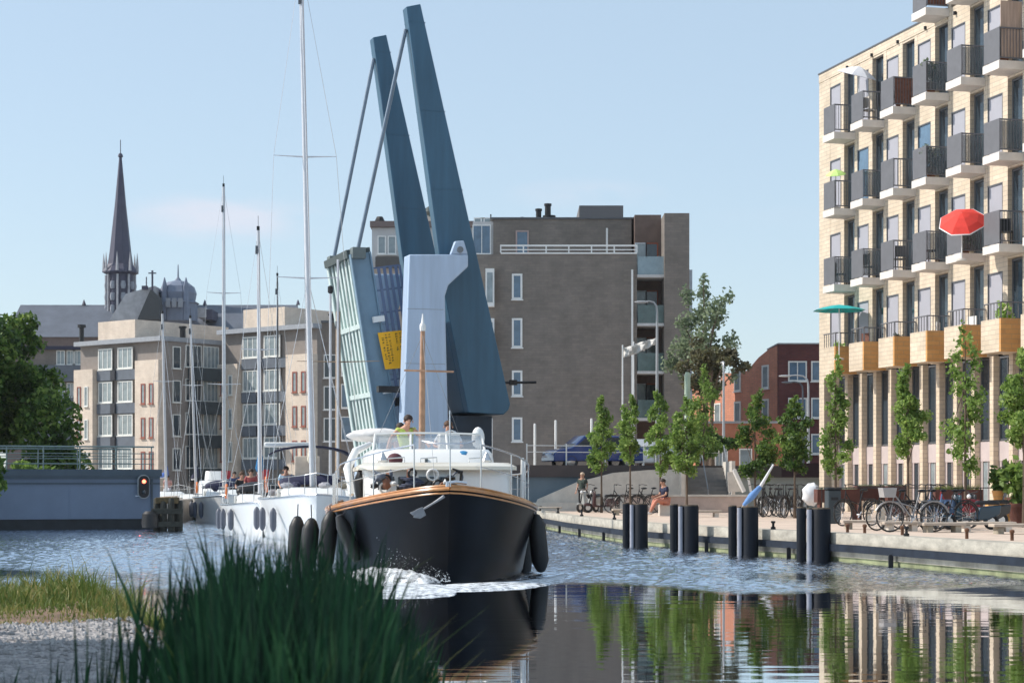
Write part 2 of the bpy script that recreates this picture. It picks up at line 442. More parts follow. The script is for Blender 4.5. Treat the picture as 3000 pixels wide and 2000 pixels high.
# ------------------------------------------------------------------ water
def water_mat():
    m = bpy.data.materials.new('canal_water'); m.use_nodes = True
    n = m.node_tree; b = n.nodes['Principled BSDF']
    b.inputs['Metallic'].default_value = 1; b.inputs['Base Color'].default_value = (.60, .68, .78, 1); b.inputs['Roughness'].default_value = .02
    b.inputs['IOR'].default_value = 2.8; b.inputs['Specular IOR Level'].default_value = .5
    b.inputs['Specular Tint'].default_value = (1, 1, 1, 1)
    t = n.nodes.new('ShaderNodeTexCoord'); sp = n.nodes.new('ShaderNodeSeparateXYZ'); n.links.new(t.outputs['Object'], sp.inputs[0])
    def nse(sc_, det, st):
        mp = n.nodes.new('ShaderNodeMapping'); mp.inputs['Scale'].default_value = st
        n.links.new(t.outputs['Object'], mp.inputs[0])
        z = n.nodes.new('ShaderNodeTexNoise'); z.inputs['Scale'].default_value = sc_; z.inputs['Detail'].default_value = det
        n.links.new(mp.outputs[0], z.inputs['Vector']); return z.outputs['Fac']
    def mth(op, a, b_=None, c=None, cl=False):
        k = n.nodes.new('ShaderNodeMath'); k.operation = op; k.use_clamp = cl
        for i, v in enumerate((a, b_, c)):
            if v is None: continue
            if hasattr(v, 'is_linked'): n.links.new(v, k.inputs[i])
            else: k.inputs[i].default_value = v
        return k.outputs[0]
    # a faint ripple everywhere; the wind-ruffled patch itself is real wave geometry below
    calm = mth('ADD', nse(1.3, 2, (.35, 1.6, 1)), mth('MULTIPLY', nse(9.0, 2, (.25, 1.5, 1)), .06))
    ra = n.nodes.new('ShaderNodeAttribute'); ra.attribute_name = 'ruffle'
    h = mth('ADD', mth('MULTIPLY', calm, .0032), mth('MULTIPLY', nse(9.0, 4, (.8, 1.2, 1)), mth('MULTIPLY', ra.outputs['Fac'], .035)))
    bm = n.nodes.new('ShaderNodeBump'); bm.inputs['Strength'].default_value = 1; bm.inputs['Distance'].default_value = 1.0
    n.links.new(h, bm.inputs['Height']); n.links.new(bm.outputs[0], b.inputs['Normal'])
    return m
def water_mesh():
    X0, X1, Y0, Y1 = -28.0, 10.0, 27.5, 112.0
    xs_ = np.arange(X0, X1 + .001, .065); ys_ = [Y0]
    while ys_[-1] < Y1: ys_.append(ys_[-1] + .045 + .0022 * (ys_[-1] - Y0))
    ys_ = np.array(ys_); Xg, Yg_ = np.meshgrid(xs_, ys_)
    r = np.random.RandomState(12); h = np.zeros_like(Xg)
    for i in range(60):
        lam = .16 + .42 * r.rand() ** 2; a = r.normal() * .75 + PI / 2; k = 2 * PI / lam
        p = k * (math.cos(a) * Xg + math.sin(a) * Yg_) + r.rand() * 6.28
        h += lam * (np.sin(p) + .25 * np.cos(2 * p)) * .0049
    big = np.zeros_like(Xg)
    for i in range(12):
        k = r.normal(size=2) * .55; big += np.sin(k[0] * Xg * 1.3 + k[1] * Yg_ + r.rand() * 6.28)
    ed = Yg_ + big * 1.05 - 30.2 - .11 * np.maximum(0, -Xg - 1)
    m = np.clip(ed / 6.0, 0, 1); m = (m * m * (3 - 2 * m)) ** 1.3 * (.78 + .22 * np.clip(big / 3 + .5, 0, 1))
    m *= np.clip((Y1 - Yg_) / 8, 0, 1) * np.clip((Xg - X0) / 2, 0, 1) * np.clip((X1 - Xg) / .3, 0, 1) * np.clip((Yg_ - Y0) / .5, 0, 1)
    # the yacht's diverging wake lines
    for sgn in (-1, 1):
        dd = (Xg + 1.2) * sgn - (Yg_ - 31.5) * .42; h2 = np.exp(-(dd / .35) ** 2) * .035 * (Yg_ > 31.5) * np.exp(-(Yg_ - 31.5) / 22)
        h = h + h2 * np.sin(dd * 9)
    Z_ = h * m
    V = np.stack([Xg, Yg_, Z_], -1).reshape(-1, 3); nx, ny = len(xs_), len(ys_)
    idx = np.arange(nx * ny).reshape(ny, nx); F = np.stack([idx[:-1, :-1], idx[:-1, 1:], idx[1:, 1:], idx[1:, :-1]], -1).reshape(-1, 4)
    nv = len(V); o_ = [(-400, -60, 0), (400, -60, 0), (400, Y0, 0), (X1, Y0, 0), (X0, Y0, 0), (-400, Y0, 0), (-400, ys_[-1], 0), (X0, ys_[-1], 0), (X1, ys_[-1], 0), (400, ys_[-1], 0), (400, 900, 0), (-400, 900, 0)]
    F2 = [(0, 1, 2, 5), (5, 4, 7, 6), (3, 2, 9, 8), (6, 9, 10, 11)]
    V = np.concatenate([V, np.array(o_, float)]); F = np.concatenate([F, np.array(F2) + nv])
    me = bpy.data.meshes.new('water'); me.vertices.add(len(V)); me.vertices.foreach_set('co', V.ravel())
    me.loops.add(F.size); me.loops.foreach_set('vertex_index', F.ravel().astype('i')); me.polygons.add(len(F)); me.polygons.foreach_set('loop_start', np.arange(len(F)) * 4)
    me.update(calc_edges=True); me.shade_smooth(); me.materials.append(water_mat())
    a_ = me.attributes.new('ruffle', 'FLOAT', 'POINT'); a_.data.foreach_set('value', np.concatenate([m.ravel(), np.zeros(len(o_))]).astype('f'))
    o = bpy.data.objects.new('water', me); COL.objects.link(o); return o
struct(water_mesh())
# land sheets
GRND = mat('ground_paving', (.30, .27, .24), .9, 0, .2, .6, .3, 12)
PROM = mat('promenade_paving', (.58, .46, .37), .85, 0, .16, 1.5, .3, 25)
QX = [(9.6, -20), (9.5, 10), (9.5, 25), (9.4, 34.2), (7.55, 41.4), (5.1, 48.5), (3.35, 55.3), (2.0, 66), (1.1, 76), (.6, 84)]
mb = MB(); mb.quad((-400, 139, .7), (400, 139, .7), (400, 900, .7), (-400, 900, .7)).quad((-400, 139, .7), (400, 139, .7), (400, 139, -.5), (-400, 139, -.5))
struct(mb.build('ground', GRND, smooth=False))
mb = MB()
poly = QX + [(.4, 139), (400, 139), (400, -20)]
mb.prism([(x + .10, y) for x, y in QX[:-1]] + [(.7, 84), (.5, 138.95), (120, 138.95), (120, -20)], -.6, .6, 'z')
struct(mb.build('promenade', PROM, smooth=False))
mb = MB(); mb.prism([(-13.6, 74.5), (-15.2, 90), (-19, 138.9), (-140, 138.9), (-140, 90), (-30, 80), (-15, 80)], -.6, 1.0, 'z')
struct(mb.build('far_bank', GRND, smooth=False))
# quay wall: concrete coping, dark waler beam, mooring blocks
qw = thing('quay_wall', 'weathered concrete quay wall with a dark steel fender beam along the promenade edge', 'quay wall', (6.95, 41.4, 0))
def strip(pts, off0, off1, z0, z1):
    m = MB(); rows = []
    for i, (x, y) in enumerate(pts):
        rows.append([(x - off0, y, z1), (x + off1, y, z1)])
    k = len(pts); vs = []
    for x, y in pts: vs += [(x - off0, y, z0), (x - off0, y, z1), (x + off1, y, z1), (x + off1, y, z0)]
    fs = []
    for i in range(k - 1):
        for j in range(4):
            fs.append((i * 4 + j, (i + 1) * 4 + j, (i + 1) * 4 + (j + 1) % 4, i * 4 + (j + 1) % 4))
    fs += [(0, 1, 2, 3), tuple(range(k * 4 - 1, k * 4 - 5, -1))]
    return m.add(vs, fs)
QS = []
for i in range(len(QX) - 1):
    a, b = QX[i], QX[i + 1]; L = math.dist(a, b); k = max(1, int(L / 1.5))
    QS += [(a[0] + (b[0] - a[0]) * j / k, a[1] + (b[1] - a[1]) * j / k) for j in range(k)]
QS.append(QX[-1])
STAINC = mat('stained_concrete', (.34, .31, .25), .9, 0, .45, 1.6, .4, 20, stretch=(1, 1, .6))
ALGAE = mat('algae_stained_concrete', (.22, .24, .13), .9, 0, .5, 2, .4, 20)
strip(QS, .0, .10, -.6, .10).build('base', ALGAE, qw, True, False)
strip(QS, .04, .10, .10, .359).build('wall_face', STAINC, qw, True, False)
strip(QS, .10, .12, .604, .606) if 0 else None
strip(QS, .06, .45, .36, .625).build('coping', mat('weathered_coping', (.40, .37, .31), .9, 0, .35, 2.2, .4, 20, stretch=(1, 1, 2)), qw, True, False)
strip(QS, .16, .04, .22, .38).build('fender_beam', mat('dark_blue_steel', (.016, .022, .034), .7, 0, .4, 3, spec=.2), qw, True, False)
for i in range(6, len(QS), 3):
    x, y = QS[i]
    MB().box(x - .21, x - .12, y - .05, y + .05, -.3, .24).build('bracket', BLACKM, qw, True, False)
for i in range(7, len(QS), 4):
    x, y = QS[i]
    m = MB().lathe([(.06, 0), (.06, .05), (.03, .07), (.03, .14), (.055, .16), (.05, .2)], (x + .16, y, .626), 8)
    m.build('bollard', BLACKM, qw, True)

# ------------------------------------------------------------------ near left bank
edge = [(-40, 33), (-14, 31), (-8.3, 29.5), (-6.6, 28.0), (-5.2, 25.8), (-3.9, 22.5), (-2.6, 18.5), (-1.7, 14), (-.9, 10), (-.2, 6), (.3, 1), (.5, -6)]
def edist(x, y):
    # signed distance inside the bank (positive inside)
    best = 1e9
    for i in range(len(edge) - 1):
        ax, ay = edge[i]; bx, by = edge[i + 1]
        dx, dy = bx - ax, by - ay; t = max(0, min(1, ((x - ax) * dx + (y - ay) * dy) / (dx * dx + dy * dy)))
        best = min(best, math.hypot(x - ax - dx * t, y - ay - dy * t))
    ex = None
    for i in range(len(edge) - 1):
        (ax, ay), (bx, by) = edge[i], edge[i + 1]
        if by <= y <= ay:
            ex = ax + (bx - ax) * (y - ay) / (by - ay)
    if y >= edge[0][1] or (ex is not None and x > ex): return -best
    return best
def bank_z(x, y):
    d = edist(x, y)
    h = -.35 + .60 * max(0, min(1, (d + .5) / 1.4)) ** .7
    if d > 0: h += .05 * math.sin(x * 2.1) * math.cos(y * 1.7) * min(1, d)
    if y > 21 and d > 0: h += .05 * min(1, (y - 21) / 2) * (math.sin(x * 3 + y)) - .10 * min(1, max(0, (y - 23) / 4))
    return h
xs = np.concatenate([np.linspace(-40, -12, 15)[:-1], np.arange(-12, 1.6, .3)]); ys = np.concatenate([np.arange(-6, 36.5, .45)])
SOIL = mat('bank_soil', (.20, .13, .09), .95, 0, .4, 3, .6, 15)
mb = MB().grid([[(x, y, bank_z(x, y)) for x in xs] for y in ys if y < 33.5])
struct(mb.build('bank', SOIL, ang=60))
# gravel sheet
def gravel_mat():
    m = bpy.data.materials.new('gravel'); m.use_nodes = True; n = m.node_tree; b = n.nodes['Principled BSDF']; b.inputs['Roughness'].default_value = .9
    t = n.nodes.new('ShaderNodeTexCoord'); v = n.nodes.new('ShaderNodeTexVoronoi'); v.inputs['Scale'].default_value = 16
    n.links.new(t.outputs['Object'], v.inputs['Vector'])
    r = n.nodes.new('ShaderNodeValToRGB'); r.color_ramp.elements[0].color = (.16, .16, .17, 1); r.color_ramp.elements[1].color = (.52, .48, .46, 1)
    n.links.new(v.outputs['Color'], r.inputs[0]); n.links.new(r.outputs[0], b.inputs['Base Color'])
    bm = n.nodes.new('ShaderNodeBump'); bm.inputs['Strength'].default_value = 1; bm.inputs['Distance'].default_value = .04; bm.invert = True
    n.links.new(v.outputs['Distance'], bm.inputs['Height']); n.links.new(bm.outputs[0], b.inputs['Normal'])
    return m
gx = np.arange(-12, -.4, .3); gy = np.arange(-2, 20.5, .45)
rows = []
for y in gy:
    rows.append([(x, y, bank_z(x, y) + .006 if edist(x, y) > .75 else bank_z(x, y) - .05) for x in gx])
struct(MB().grid(rows).build('gravel_path', gravel_mat(), ang=60))
PEB = mat('pebble_stone', (.34, .33, .33), .85, 0, .5, 6)
rs = np.random.RandomState(3); mb = MB(); n = 0
while n < 5200:
    y = 9 + 11.5 * rs.rand(); x = -.27 * y - .6 + rs.rand() * (.27 * y - .6)
    if edist(x, y) < .7: continue
    r = .012 + .028 * rs.rand() ** 2; z = bank_z(x, y) + r * .3
    a = rs.rand() * 6; c, s_ = math.cos(a) * r, math.sin(a) * r; k = .7 + .5 * rs.rand()
    mb.add([(x + c, y + s_, z), (x - s_ * k, y + c * k, z), (x - c, y - s_, z), (x + s_ * k, y - c * k, z), (x, y, z + r * .8), (x, y, z - r)],
           [(0, 1, 4), (1, 2, 4), (2, 3, 4), (3, 0, 4), (1, 0, 5), (2, 1, 5), (3, 2, 5), (0, 3, 5)])
    n += 1
o = mb.build('pebbles', PEB, smooth=False); tag(o, 'loose grey pebbles scattered over the gravel path on the near bank', 'pebbles'); o['kind'] = 'stuff'
# bank grass
B = []; H = []
while len(B) < 13000:
    y = 20.2 + 12.5 * rs.rand(); x = -.285 * y + rs.rand() * (.285 * y - 1.5)
    d = edist(x, y)
    if d < -.1 or rs.rand() < .35 * (math.sin(x * 2.3) * math.sin(y * 1.9) > .1): continue
    B.append((x, y, bank_z(x, y) - .02)); H.append((.05 + .27 * rs.rand() ** 2) * (.45 if y < 22.5 else 1) * (1.2 if d < 1.2 else .8) * (1.15 + .6 * math.sin(x * 1.3 + y * .7) * math.cos(y * 1.1)) * (1.5 if rs.rand() < .04 else 1))
n = len(B)
o = blades('bank_grass', np.array(B), np.array(H), .012 + .014 * rs.rand(n), .1 + .7 * rs.rand(n), 11, GRASS, 3)
tag(o, 'low green and yellow grass growing on the bank between gravel and water', 'grass'); o['kind'] = 'stuff'
# reeds in front
B = []; H = []
while len(B) < 4300:
    y = 6.2 + 5.6 * rs.rand(); x = rs.uniform(-2.6, -.15) * (y / 8) 
    a = x / y  # clump envelope across the stand
    e = (1.47 * math.exp(-((a + .120) / .098) ** 2) if a > -.12 else 1.47 * math.exp(-((a + .12) / .095) ** 2)) * (1 + .07 * math.sin(a * 75 + 1) + .05 * math.sin(a * 190 + y))
    if a < -.155: e = max(e, .72)
    e *= .78 + .30 * rs.rand() + (.10 if rs.rand() < .06 else 0)
    if e < .62: continue
    if a < -.17 and rs.rand() > .06: continue
    B.append((x, y, -.05)); H.append(e)
for (u, v, Y, k) in ((478, 1560, 9.0, 20), (505, 1550, 9.2, 12), (335, 1680, 8.5, 12), (360, 1650, 9, 7), (120, 1700, 9.4, 2), (300, 1760, 8.3, 3), (560, 1620, 8.8, 7), (1235, 1850, 9.5, 5), (1190, 1740, 9.8, 2), (60, 1880, 8.0, 3)):
    for j in range(k):
        B.append((ux(u, Y) + rs.normal() * .035, Y + rs.normal() * .2, 0)); H.append((vz(v, Y)) * (1.0 - .22 * rs.rand() * (j > 0)))
n = len(B)
o = blades('reed_bed', np.array(B), np.array(H) , .026 + .030 * rs.rand(n), .04 + .20 * rs.rand(n) ** 2, 23, REED, 6)
tag(o, 'tall dark green reeds growing thickly at the water edge in the foreground', 'reeds'); o['kind'] = 'stuff'
k = rs.choice(len(B), 170, replace=False); Bd = np.array(B)[k] + rs.normal(size=(170, 3)) * .03
o = blades('dry_reeds', Bd, np.array(H)[k] * rs.uniform(.8, 1.02, 170), np.full(170, .014), .1 + .7 * rs.rand(170), 29, GRASS, 6)
tag(o, 'dry straw coloured stems scattered among the green foreground reeds', 'reeds'); o['kind'] = 'stuff'
# the tree beside the photographer whose shade falls on the gravel
L = clumpy((0, 0, 6.0), (4.2, 4.9, 3.8), 50, 91, .42)
tree('willow_tree', 'large leafy tree just outside the left edge, shading the near gravel', (-11.4, 13.2, .2), 9, L, 26000, .24, LEAF_B, .3, 91)
L = clumpy((0, 0, 4.4), (3.2, 3.4, 3.2), 24, 191, .42)
tree('willow_tree', 'second bushy tree outside the left edge, nearer than the tall one', (-8.6, 6.5, .2), 7, L, 15000, .24, LEAF_B, .25, 92)

# ------------------------------------------------------------------ vegetation in view
L = clumpy((0, 0, 5.0), (6.0, 4.5, 4.7), 120, 17, .21) + [((.6, -.5, 8.6), (1.8, 1.6, 1.2)), ((-1.2, -.5, 9.6), (2.0, 1.8, 1.3)), ((2.9, -2, 6.6), (1.6, 1.5, 1.3)), ((5.6, -2, 3.2), (1.4, 1.4, 1.7)), ((5.9, -2, 1.4), (1.5, 1.4, 1.2)), ((1.0, -3, 7.9), (1.6, 1.5, 1.2))]
tree('chestnut_tree', 'large round crowned dark green tree behind the steel bridge wall at left', (-25.5, 84, 1.0), 9, L, 85000, .155, LEAF_B, .38, 17, nb=12)
L = clumpy((0, 0, 1.3), (2.4, 1.4, 1.5), 14, 27, .4)
tree('waterside_bush', 'dark overhanging bush at the left end of the steel bridge wall', (-20.1, 67.5, .6), 2.4, L, 7000, .16, LEAF_B, .08, 27, cat='bush')
L = clumpy((0, 0, .5), (1.0, .6, .55), 8, 28, .45)
tree('waterside_bush', 'small bright green bush poking through the railing on the steel bridge wall', (ux(110, 74), 74.5, 1.7), .9, L, 1500, .13, LEAF_A, .04, 28, cat='bush')
# trees behind the street: hazy tall one beside the grey flats, and one behind the shaded brick block
L = clumpy((0, 0, 8.2), (2.7, 2.4, 4.4), 44, 37, .2)
tree('poplar_tree', 'tall loose grey green tree rising beside the grey brick flats', (ux(2068, 112), 112, 2.2), 11.5, L, 4300, .15, LEAF_C, .2, 37, nb=20, shell=.3)
L = clumpy((0, 0, 5.6), (2.3, 2.0, 2.0), 24, 38, .26)
tree('street_tree', 'dark reddish leaved tree between the grey flats and red brick houses', (ux(2085, 104), 104, 2.3), 7, L, 4300, .14, leafmat('leaf_bronze', (.05, .045, .02), (.11, .10, .05), (.20, .20, .09), .3, .7), .16, 38)
L = clumpy((0, 0, 9.6), (3.0, 2.4, 2.3), 22, 39, .3)
tree('garden_tree', 'dark tree top showing above the shaded red brick block', (ux(2370, 150), 150, .8), 12, L, 11000, .2, leafmat('leaf_bluegreen', (.015, .04, .03), (.04, .085, .06), (.09, .15, .10), .3, .5), .22, 39, shell=.4)
L = clumpy((0, 0, 1.2), (3.2, 1.2, .9), 14, 40, .38)
tree('hedge', 'dark green hedge behind the railing of the street under the young trees', (ux(1985, 97), 97, 2.4), 2, L, 5000, .2, LEAF_B, .06, 40, cat='hedge')
# young trees on the promenade: (u, v top, v crown bottom, v base, half width px, distance, leaf, n, label)
YT = [(1762, 1165, 1378, 1480, 42, 74, LEAF_A, 'slim young street tree nearest the blue car, leftmost of the promenade trees'),
      (1846, 1160, 1350, 1485, 40, 71, LEAF_A, 'slim young street tree in front of the white flagpoles'),
      (1934, 1150, 1380, 1490, 46, 68, LEAF_A, 'slim young street tree behind the seated person in navy'),
      (2012, 1165, 1385, 1492, 52, 66, LEAF_A, 'broad young street tree above the second mooring pile cluster'),
      (2062, 1075, 1340, 1470, 58, 82, LEAF_A, 'tall bushy young street tree in front of the grey flats right corner'),
      (2212, 1150, 1400, 1500, 60, 64, LEAF_B, 'full round young street tree in front of the red brick gable'),
      (2328, 1168, 1378, 1505, 56, 62, LEAF_B, 'cone shaped young street tree in front of the shaded brick block'),
      (2448, 1050, 1390, 1525, 48, 57, LEAF_A, 'sparse young street tree at the left corner of the cream apartment building'),
      (2660, 1075, 1330, 1535, 55, 54, LEAF_A, 'dense upright young street tree in front of the cream columns behind the parked bicycles'),
      (2828, 960, 1380, 1555, 72, 50, LEAF_A, 'tallest sparse young street tree reaching the lowest brick balconies'),
      (3000, 1020, 1300, 1560, 66, 49, LEAF_A, 'young street tree cut by the right edge of the photo')]
for i, (u, vt, vb, v0, hw, Y, lf, lab) in enumerate(YT):
    zt, zb = vz(vt, Y) - .6, vz(vb, Y) - .6; r = hw * Y / FPX; x = ux(u, Y)
    rs_ = np.random.RandomState(50 + i); L = []
    nl = 22
    for j in range(nl):
        t = (j + .5) / nl; z = zb + (zt - zb) * t
        wd = r * 1.0 * (1.0 - .72 * t ** 1.8) * (.6 + .4 * min(1, t * 4))
        a = rs_.rand() * 6.28; q = rs_.uniform(.3, 1.0)
        L.append(((math.cos(a) * wd * q, math.sin(a) * wd * q, z), (wd * .62, wd * .62, (zt - zb) * .06 + .06)))
    sparse = i in (7, 9)
    t = tree('young_tree', lab, (x, Y, .6), zt, L, (2200 if sparse else 3800), .075, lf, .045, 60 + i, 'young street trees along the promenade', trunk_h=zt * .93, nb=10, shell=.15)
# ------------------------------------------------------------------ windows shared meshes
WCACHE = {}
def window(parent, x, y, z, w_, h, fm=None, gm=None, name='window', nx=2, nz_=1, fr=.07, d=.06, side=None, sill=True):
    """window in a wall of the parent's local frame facing -y at (x centre, y face, z bottom); side='e' faces +x"""
    fm = fm or WHITE; gm = gm or GLASS
    key = (round(w_, 2), round(h, 2), fm.name, gm.name, nx, nz_, fr)
    if key not in WCACHE:
        m = MB(); a = w_ / 2
        m.box(-a, -a + fr, -d, .02, 0, h).box(a - fr, a, -d, .02, 0, h).box(-a + fr, a - fr, -d, .02, 0, fr).box(-a + fr, a - fr, -d, .02, h - fr, h)
        for i in range(1, nx):
            xx = -a + w_ * i / nx; m.box(xx - fr * .35, xx + fr * .35, -d * .8, .02, fr, h - fr)
        for i in range(1, nz_):
            zz = h * i / nz_; m.box(-a + fr, a - fr, -d * .75, .018, zz - fr * .35, zz + fr * .35)
        if sill: m.box(-a - .06, a + .06, -d - .08, .01, -.07, -.002)
        f = m.build(name, fm, parent)
        p = MB().box(-a + fr * .5, a - fr * .5, -d * .35, -.004, fr * .5, h - fr * .5).build('pane', gm, f)
        WCACHE[key] = (f.data, p.data)
    else:
        f = bpy.data.objects.new(name, WCACHE[key][0]); COL.objects.link(f); f.parent = parent
        p = bpy.data.objects.new('pane', WCACHE[key][1]); COL.objects.link(p); p.parent = f
    f.location = (x, y, z)
    if side == 'e': f.rotation_euler = (0, 0, PI / 2)
    if side == 'w': f.rotation_euler = (0, 0, -PI / 2)
    return f

# ------------------------------------------------------------------ cream apartment building on the right
G0 = .6
E = Vector((.248, -.969, 0)).normalized()
apt = thing('apartment_building', 'tall cream brick apartment building on the right with rows of small balconies', 'apartment building', (12.86, 80, G0), math.atan2(E.y, E.x))
Z = lambda z: z - G0
S1, STEP = 27.0, 11.45
FL = [6.65, 9.68, 12.72, 15.76, 18.8, 21.84]
P = 2.66
def wx(k): return 1.10 + P * k
def ox(k): return 2.50 + P * k
NK = 9
m = MB()
# piers full height between openings, spandrels above the openings
for k in range(NK + 1):
    top = 18.45 if wx(k) < STEP else 21.9
    a = 0.0 if k == 0 else ox(k - 1) + 1.0
    m.box(a, wx(k), 0, .42, Z(6.1), Z(top))
    if k < NK:
        m.box(wx(k) + 1.06, ox(k), 0, .42, Z(6.1), Z(top))
for k in range(NK):
    hi = wx(k) >= STEP
    for i, f in enumerate(FL[:5] if hi else FL[:4]):
        nxt = FL[i + 1] if (hi or i < 3) else 18.449
        m.box(wx(k), wx(k) + 1.06, .01, .40, Z(f + 2.30), Z(nxt))
        m.box(wx(k), wx(k) + 1.06, .01, .40, Z(f), Z(f + .12)) if i == 0 else None
        m.box(ox(k), ox(k) + 1.0, .01, .40, Z(min(nxt, f + 3.04) - .35 if (hi or i < 3) else f + 2.60), Z(nxt))
m.box(0, STEP, -.02, .42, Z(18.45), Z(18.8))
m.box(STEP, S1, -.02, .42, Z(21.9), Z(22.5))
m.box(0, .42, .42, 12, Z(6.1), Z(18.8)).box(STEP, STEP + .4, .42, 12, Z(18.9), Z(22.5))
m.box(-.0, .5, .0, .6, 0, Z(6.1))
m.build('wall', CREAMB, apt, smooth=False)
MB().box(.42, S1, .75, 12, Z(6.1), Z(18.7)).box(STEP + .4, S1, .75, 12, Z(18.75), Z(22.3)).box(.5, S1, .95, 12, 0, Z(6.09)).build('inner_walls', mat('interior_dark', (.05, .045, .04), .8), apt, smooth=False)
MB().box(-.04, STEP - .02, -.05, 12, Z(18.803), Z(18.86)).box(STEP - .05, S1, -.05, 12, Z(22.502), Z(22.56)).build('roof', DKGREY, apt, smooth=False)
m = MB()
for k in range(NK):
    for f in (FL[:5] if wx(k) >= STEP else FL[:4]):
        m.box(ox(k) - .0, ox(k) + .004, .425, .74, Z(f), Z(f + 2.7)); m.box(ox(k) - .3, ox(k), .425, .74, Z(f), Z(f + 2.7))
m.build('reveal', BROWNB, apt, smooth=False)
rw = random.Random(4)
for k in range(NK):
    hi = wx(k) >= STEP
    for i, f in enumerate(FL[:5] if hi else FL[:4]):
        gm = SCREEN if (k, i) not in ((1, 2), (3, 2), (6, 1)) else GLASSB
        w0 = window(apt, wx(k) + .53, .06, Z(f + .12), 1.06, 2.18, DKGREY, gm, nx=1, fr=.05, sill=False)
        window(apt, ox(k) + .50, .22, Z(f + .02), 1.0, 2.64, DKGREY, GLASS, 'balcony_door', nx=1, fr=.07, sill=False)
# balconies
RAILM = mat('railing_grey', (.13, .13, .14), .55, 0, .1, 4)
GLR = mat('railing_glass', (.12, .16, .18), .1, 0, .2, 2, alpha=.55)
SLABW = mat('white_concrete_slab', (.68, .63, .57), .8, 0, .10, 2)
TAN = mat('tan_slatted_screen', (.42, .31, .24), .8, 0, .2, 12, stretch=(1, 1, .1))
BRW = mat('brown_willow_screen', (.17, .07, .045), .85, 0, .4, 10)
PROT, LB = .93, 1.12
def balcony_mesh(kind):
    out = []
    m = MB().box(0, LB, -PROT, 0, -.26, 0)
    out.append(('slab', m, SLABW))
    return out
endstyle = {(0, 3): BRW, (1, 3): None, (3, 3): BRW, (2, 3): NAVY, (2, 2): BRW, (5, 2): TAN, (4, 3): None, (6, 2): TAN, (0, 1): None}
for i, f in enumerate(FL[1:5]):
    for k in range(NK):
        if i == 3 and ox(k) < STEP - 1: continue
        x0 = ox(k) - .01
        b = MB().box(x0, x0 + LB, -PROT, -.002, Z(f) - .27, Z(f)).build('balcony', SLABW, apt, smooth=False)
        # long side panel (dark), frame
        hgt = 1.12
        pm = MB().box(x0 + .03, x0 + LB - .03, -PROT + .03, -PROT + .06, Z(f) + .04, Z(f) + hgt)
        pm.build('side_panel', RAILM, b, smooth=False)
        es = endstyle.get((k, i), 0)
        em = MB(); xe = x0 + LB - .05
        em.box(xe - .02, xe + .02, -PROT + .06, -.02, Z(f) + hgt - .05, Z(f) + hgt - .004).box(xe - .02, xe + .02, -PROT + .06, -.02, Z(f) + .08, Z(f) + .12)
        for j in range(8):
            yy = -PROT + .1 + j * (PROT - .14) / 7
            em.box(xe - .008, xe + .008, yy - .008, yy + .008, Z(f) + .12, Z(f) + hgt - .05)
        em.build('railing', RAILM, b, smooth=False)
        if es: MB().box(xe - .05, xe - .022, -PROT + .1, -.05, Z(f) + .1, Z(f) + (1.1 if es is not TAN else 2.0)).build('privacy_screen', es, b, smooth=False)
        elif es == 0 and rw.random() < .35: MB().box(xe - .05, xe - .022, -PROT + .1, -.05, Z(f) + .12, Z(f) + 1.05).build('glass_panel', GLR, b, smooth=False)
# lowest row: brick fronted boxes
for k in range(NK):
    x0 = ox(k) - .01
    b = MB().box(x0, x0 + LB, -PROT, -PROT + .12, Z(6.1), Z(7.2)).box(x0, x0 + LB, -PROT + .12, -.004, Z(6.1), Z(6.6)).build('brick_balcony', CREAMB, apt, smooth=False)
    MB().box(x0 + LB + .002, x0 + LB + .12, -PROT, -.004, Z(6.1), Z(7.2)).build('end_panel', ORANGE_SHADE_POT, b, smooth=False, label='brick end panel with its shade painted orange')  # near end of the cream box, its shade put into the colour
    MB().box(x0 - .12, x0 - .002, -PROT, -.004, Z(6.1), Z(7.2)).build('end_panel', CREAMB, b, smooth=False)
    rm = MB()
    for j in range(6):
        xx = x0 + .03 + j * (LB - .06) / 5; rm.box(xx - .012, xx + .012, -PROT + .05, -PROT + .07, Z(7.2), Z(7.72))
    for j in range(5):
        yy = -PROT + .06 + j * (PROT - .1) / 4; rm.box(x0 + LB + .04, x0 + LB + .06, yy - .012, yy + .012, Z(7.2), Z(7.72))
    rm.box(x0, x0 + LB + .08, -PROT + .03, -PROT + .09, Z(7.72), Z(7.76)).box(x0 + LB + .02, x0 + LB + .08, -PROT + .09, -.02, Z(7.72), Z(7.76))
    rm.build('railing', RAILM, b, smooth=False)
# two storey colonnade below
m = MB(); s = 1.25; cols = []
while s < S1:
    cols.append(s); s += 1.33
for s in cols: m.box(s, s + .30, .0, .75, 0, Z(6.095))
m.build('column', CREAMB, apt, smooth=False) if 0 else None
for s in cols: MB().box(s, s + .26, .0, .30, 0, Z(6.095)).build('column', CREAMB, apt, smooth=False)
PINK = mat('pinkish_panel', (.50, .43, .42), .7, 0, .08, 2)
for j, s in enumerate(cols[:-1]):
    xa, xb = s + .26, s + 1.33
    window(apt, (xa + xb) / 2, .29, Z(3.2), xb - xa - .01, 2.88, DKGREY, GLASS, nx=2, fr=.06, sill=False)
    m = MB().box(xa, xb, .20, .9, Z(2.5), Z(3.18)).box(xa, xa + .12, .22, .9, 0, Z(2.498)).box(xb - .10, xb, .22, .9, 0, Z(2.498))
    m.build('panel', PINK, apt, smooth=False)
    window(apt, (xa + .12 + xb - .10) / 2, .27, .12, xb - xa - .24, 2.0, PINK, GLASS if j % 3 else GLASSL, 'glazed_door', nx=2, fr=.05, sill=False)
for k in range(5):
    MB().lathe([(.06, 0), (.06, .12)], (2.9 + 2.3 * k, -.05, Z(18.45)), 8).build('vent', BLACKM, apt)

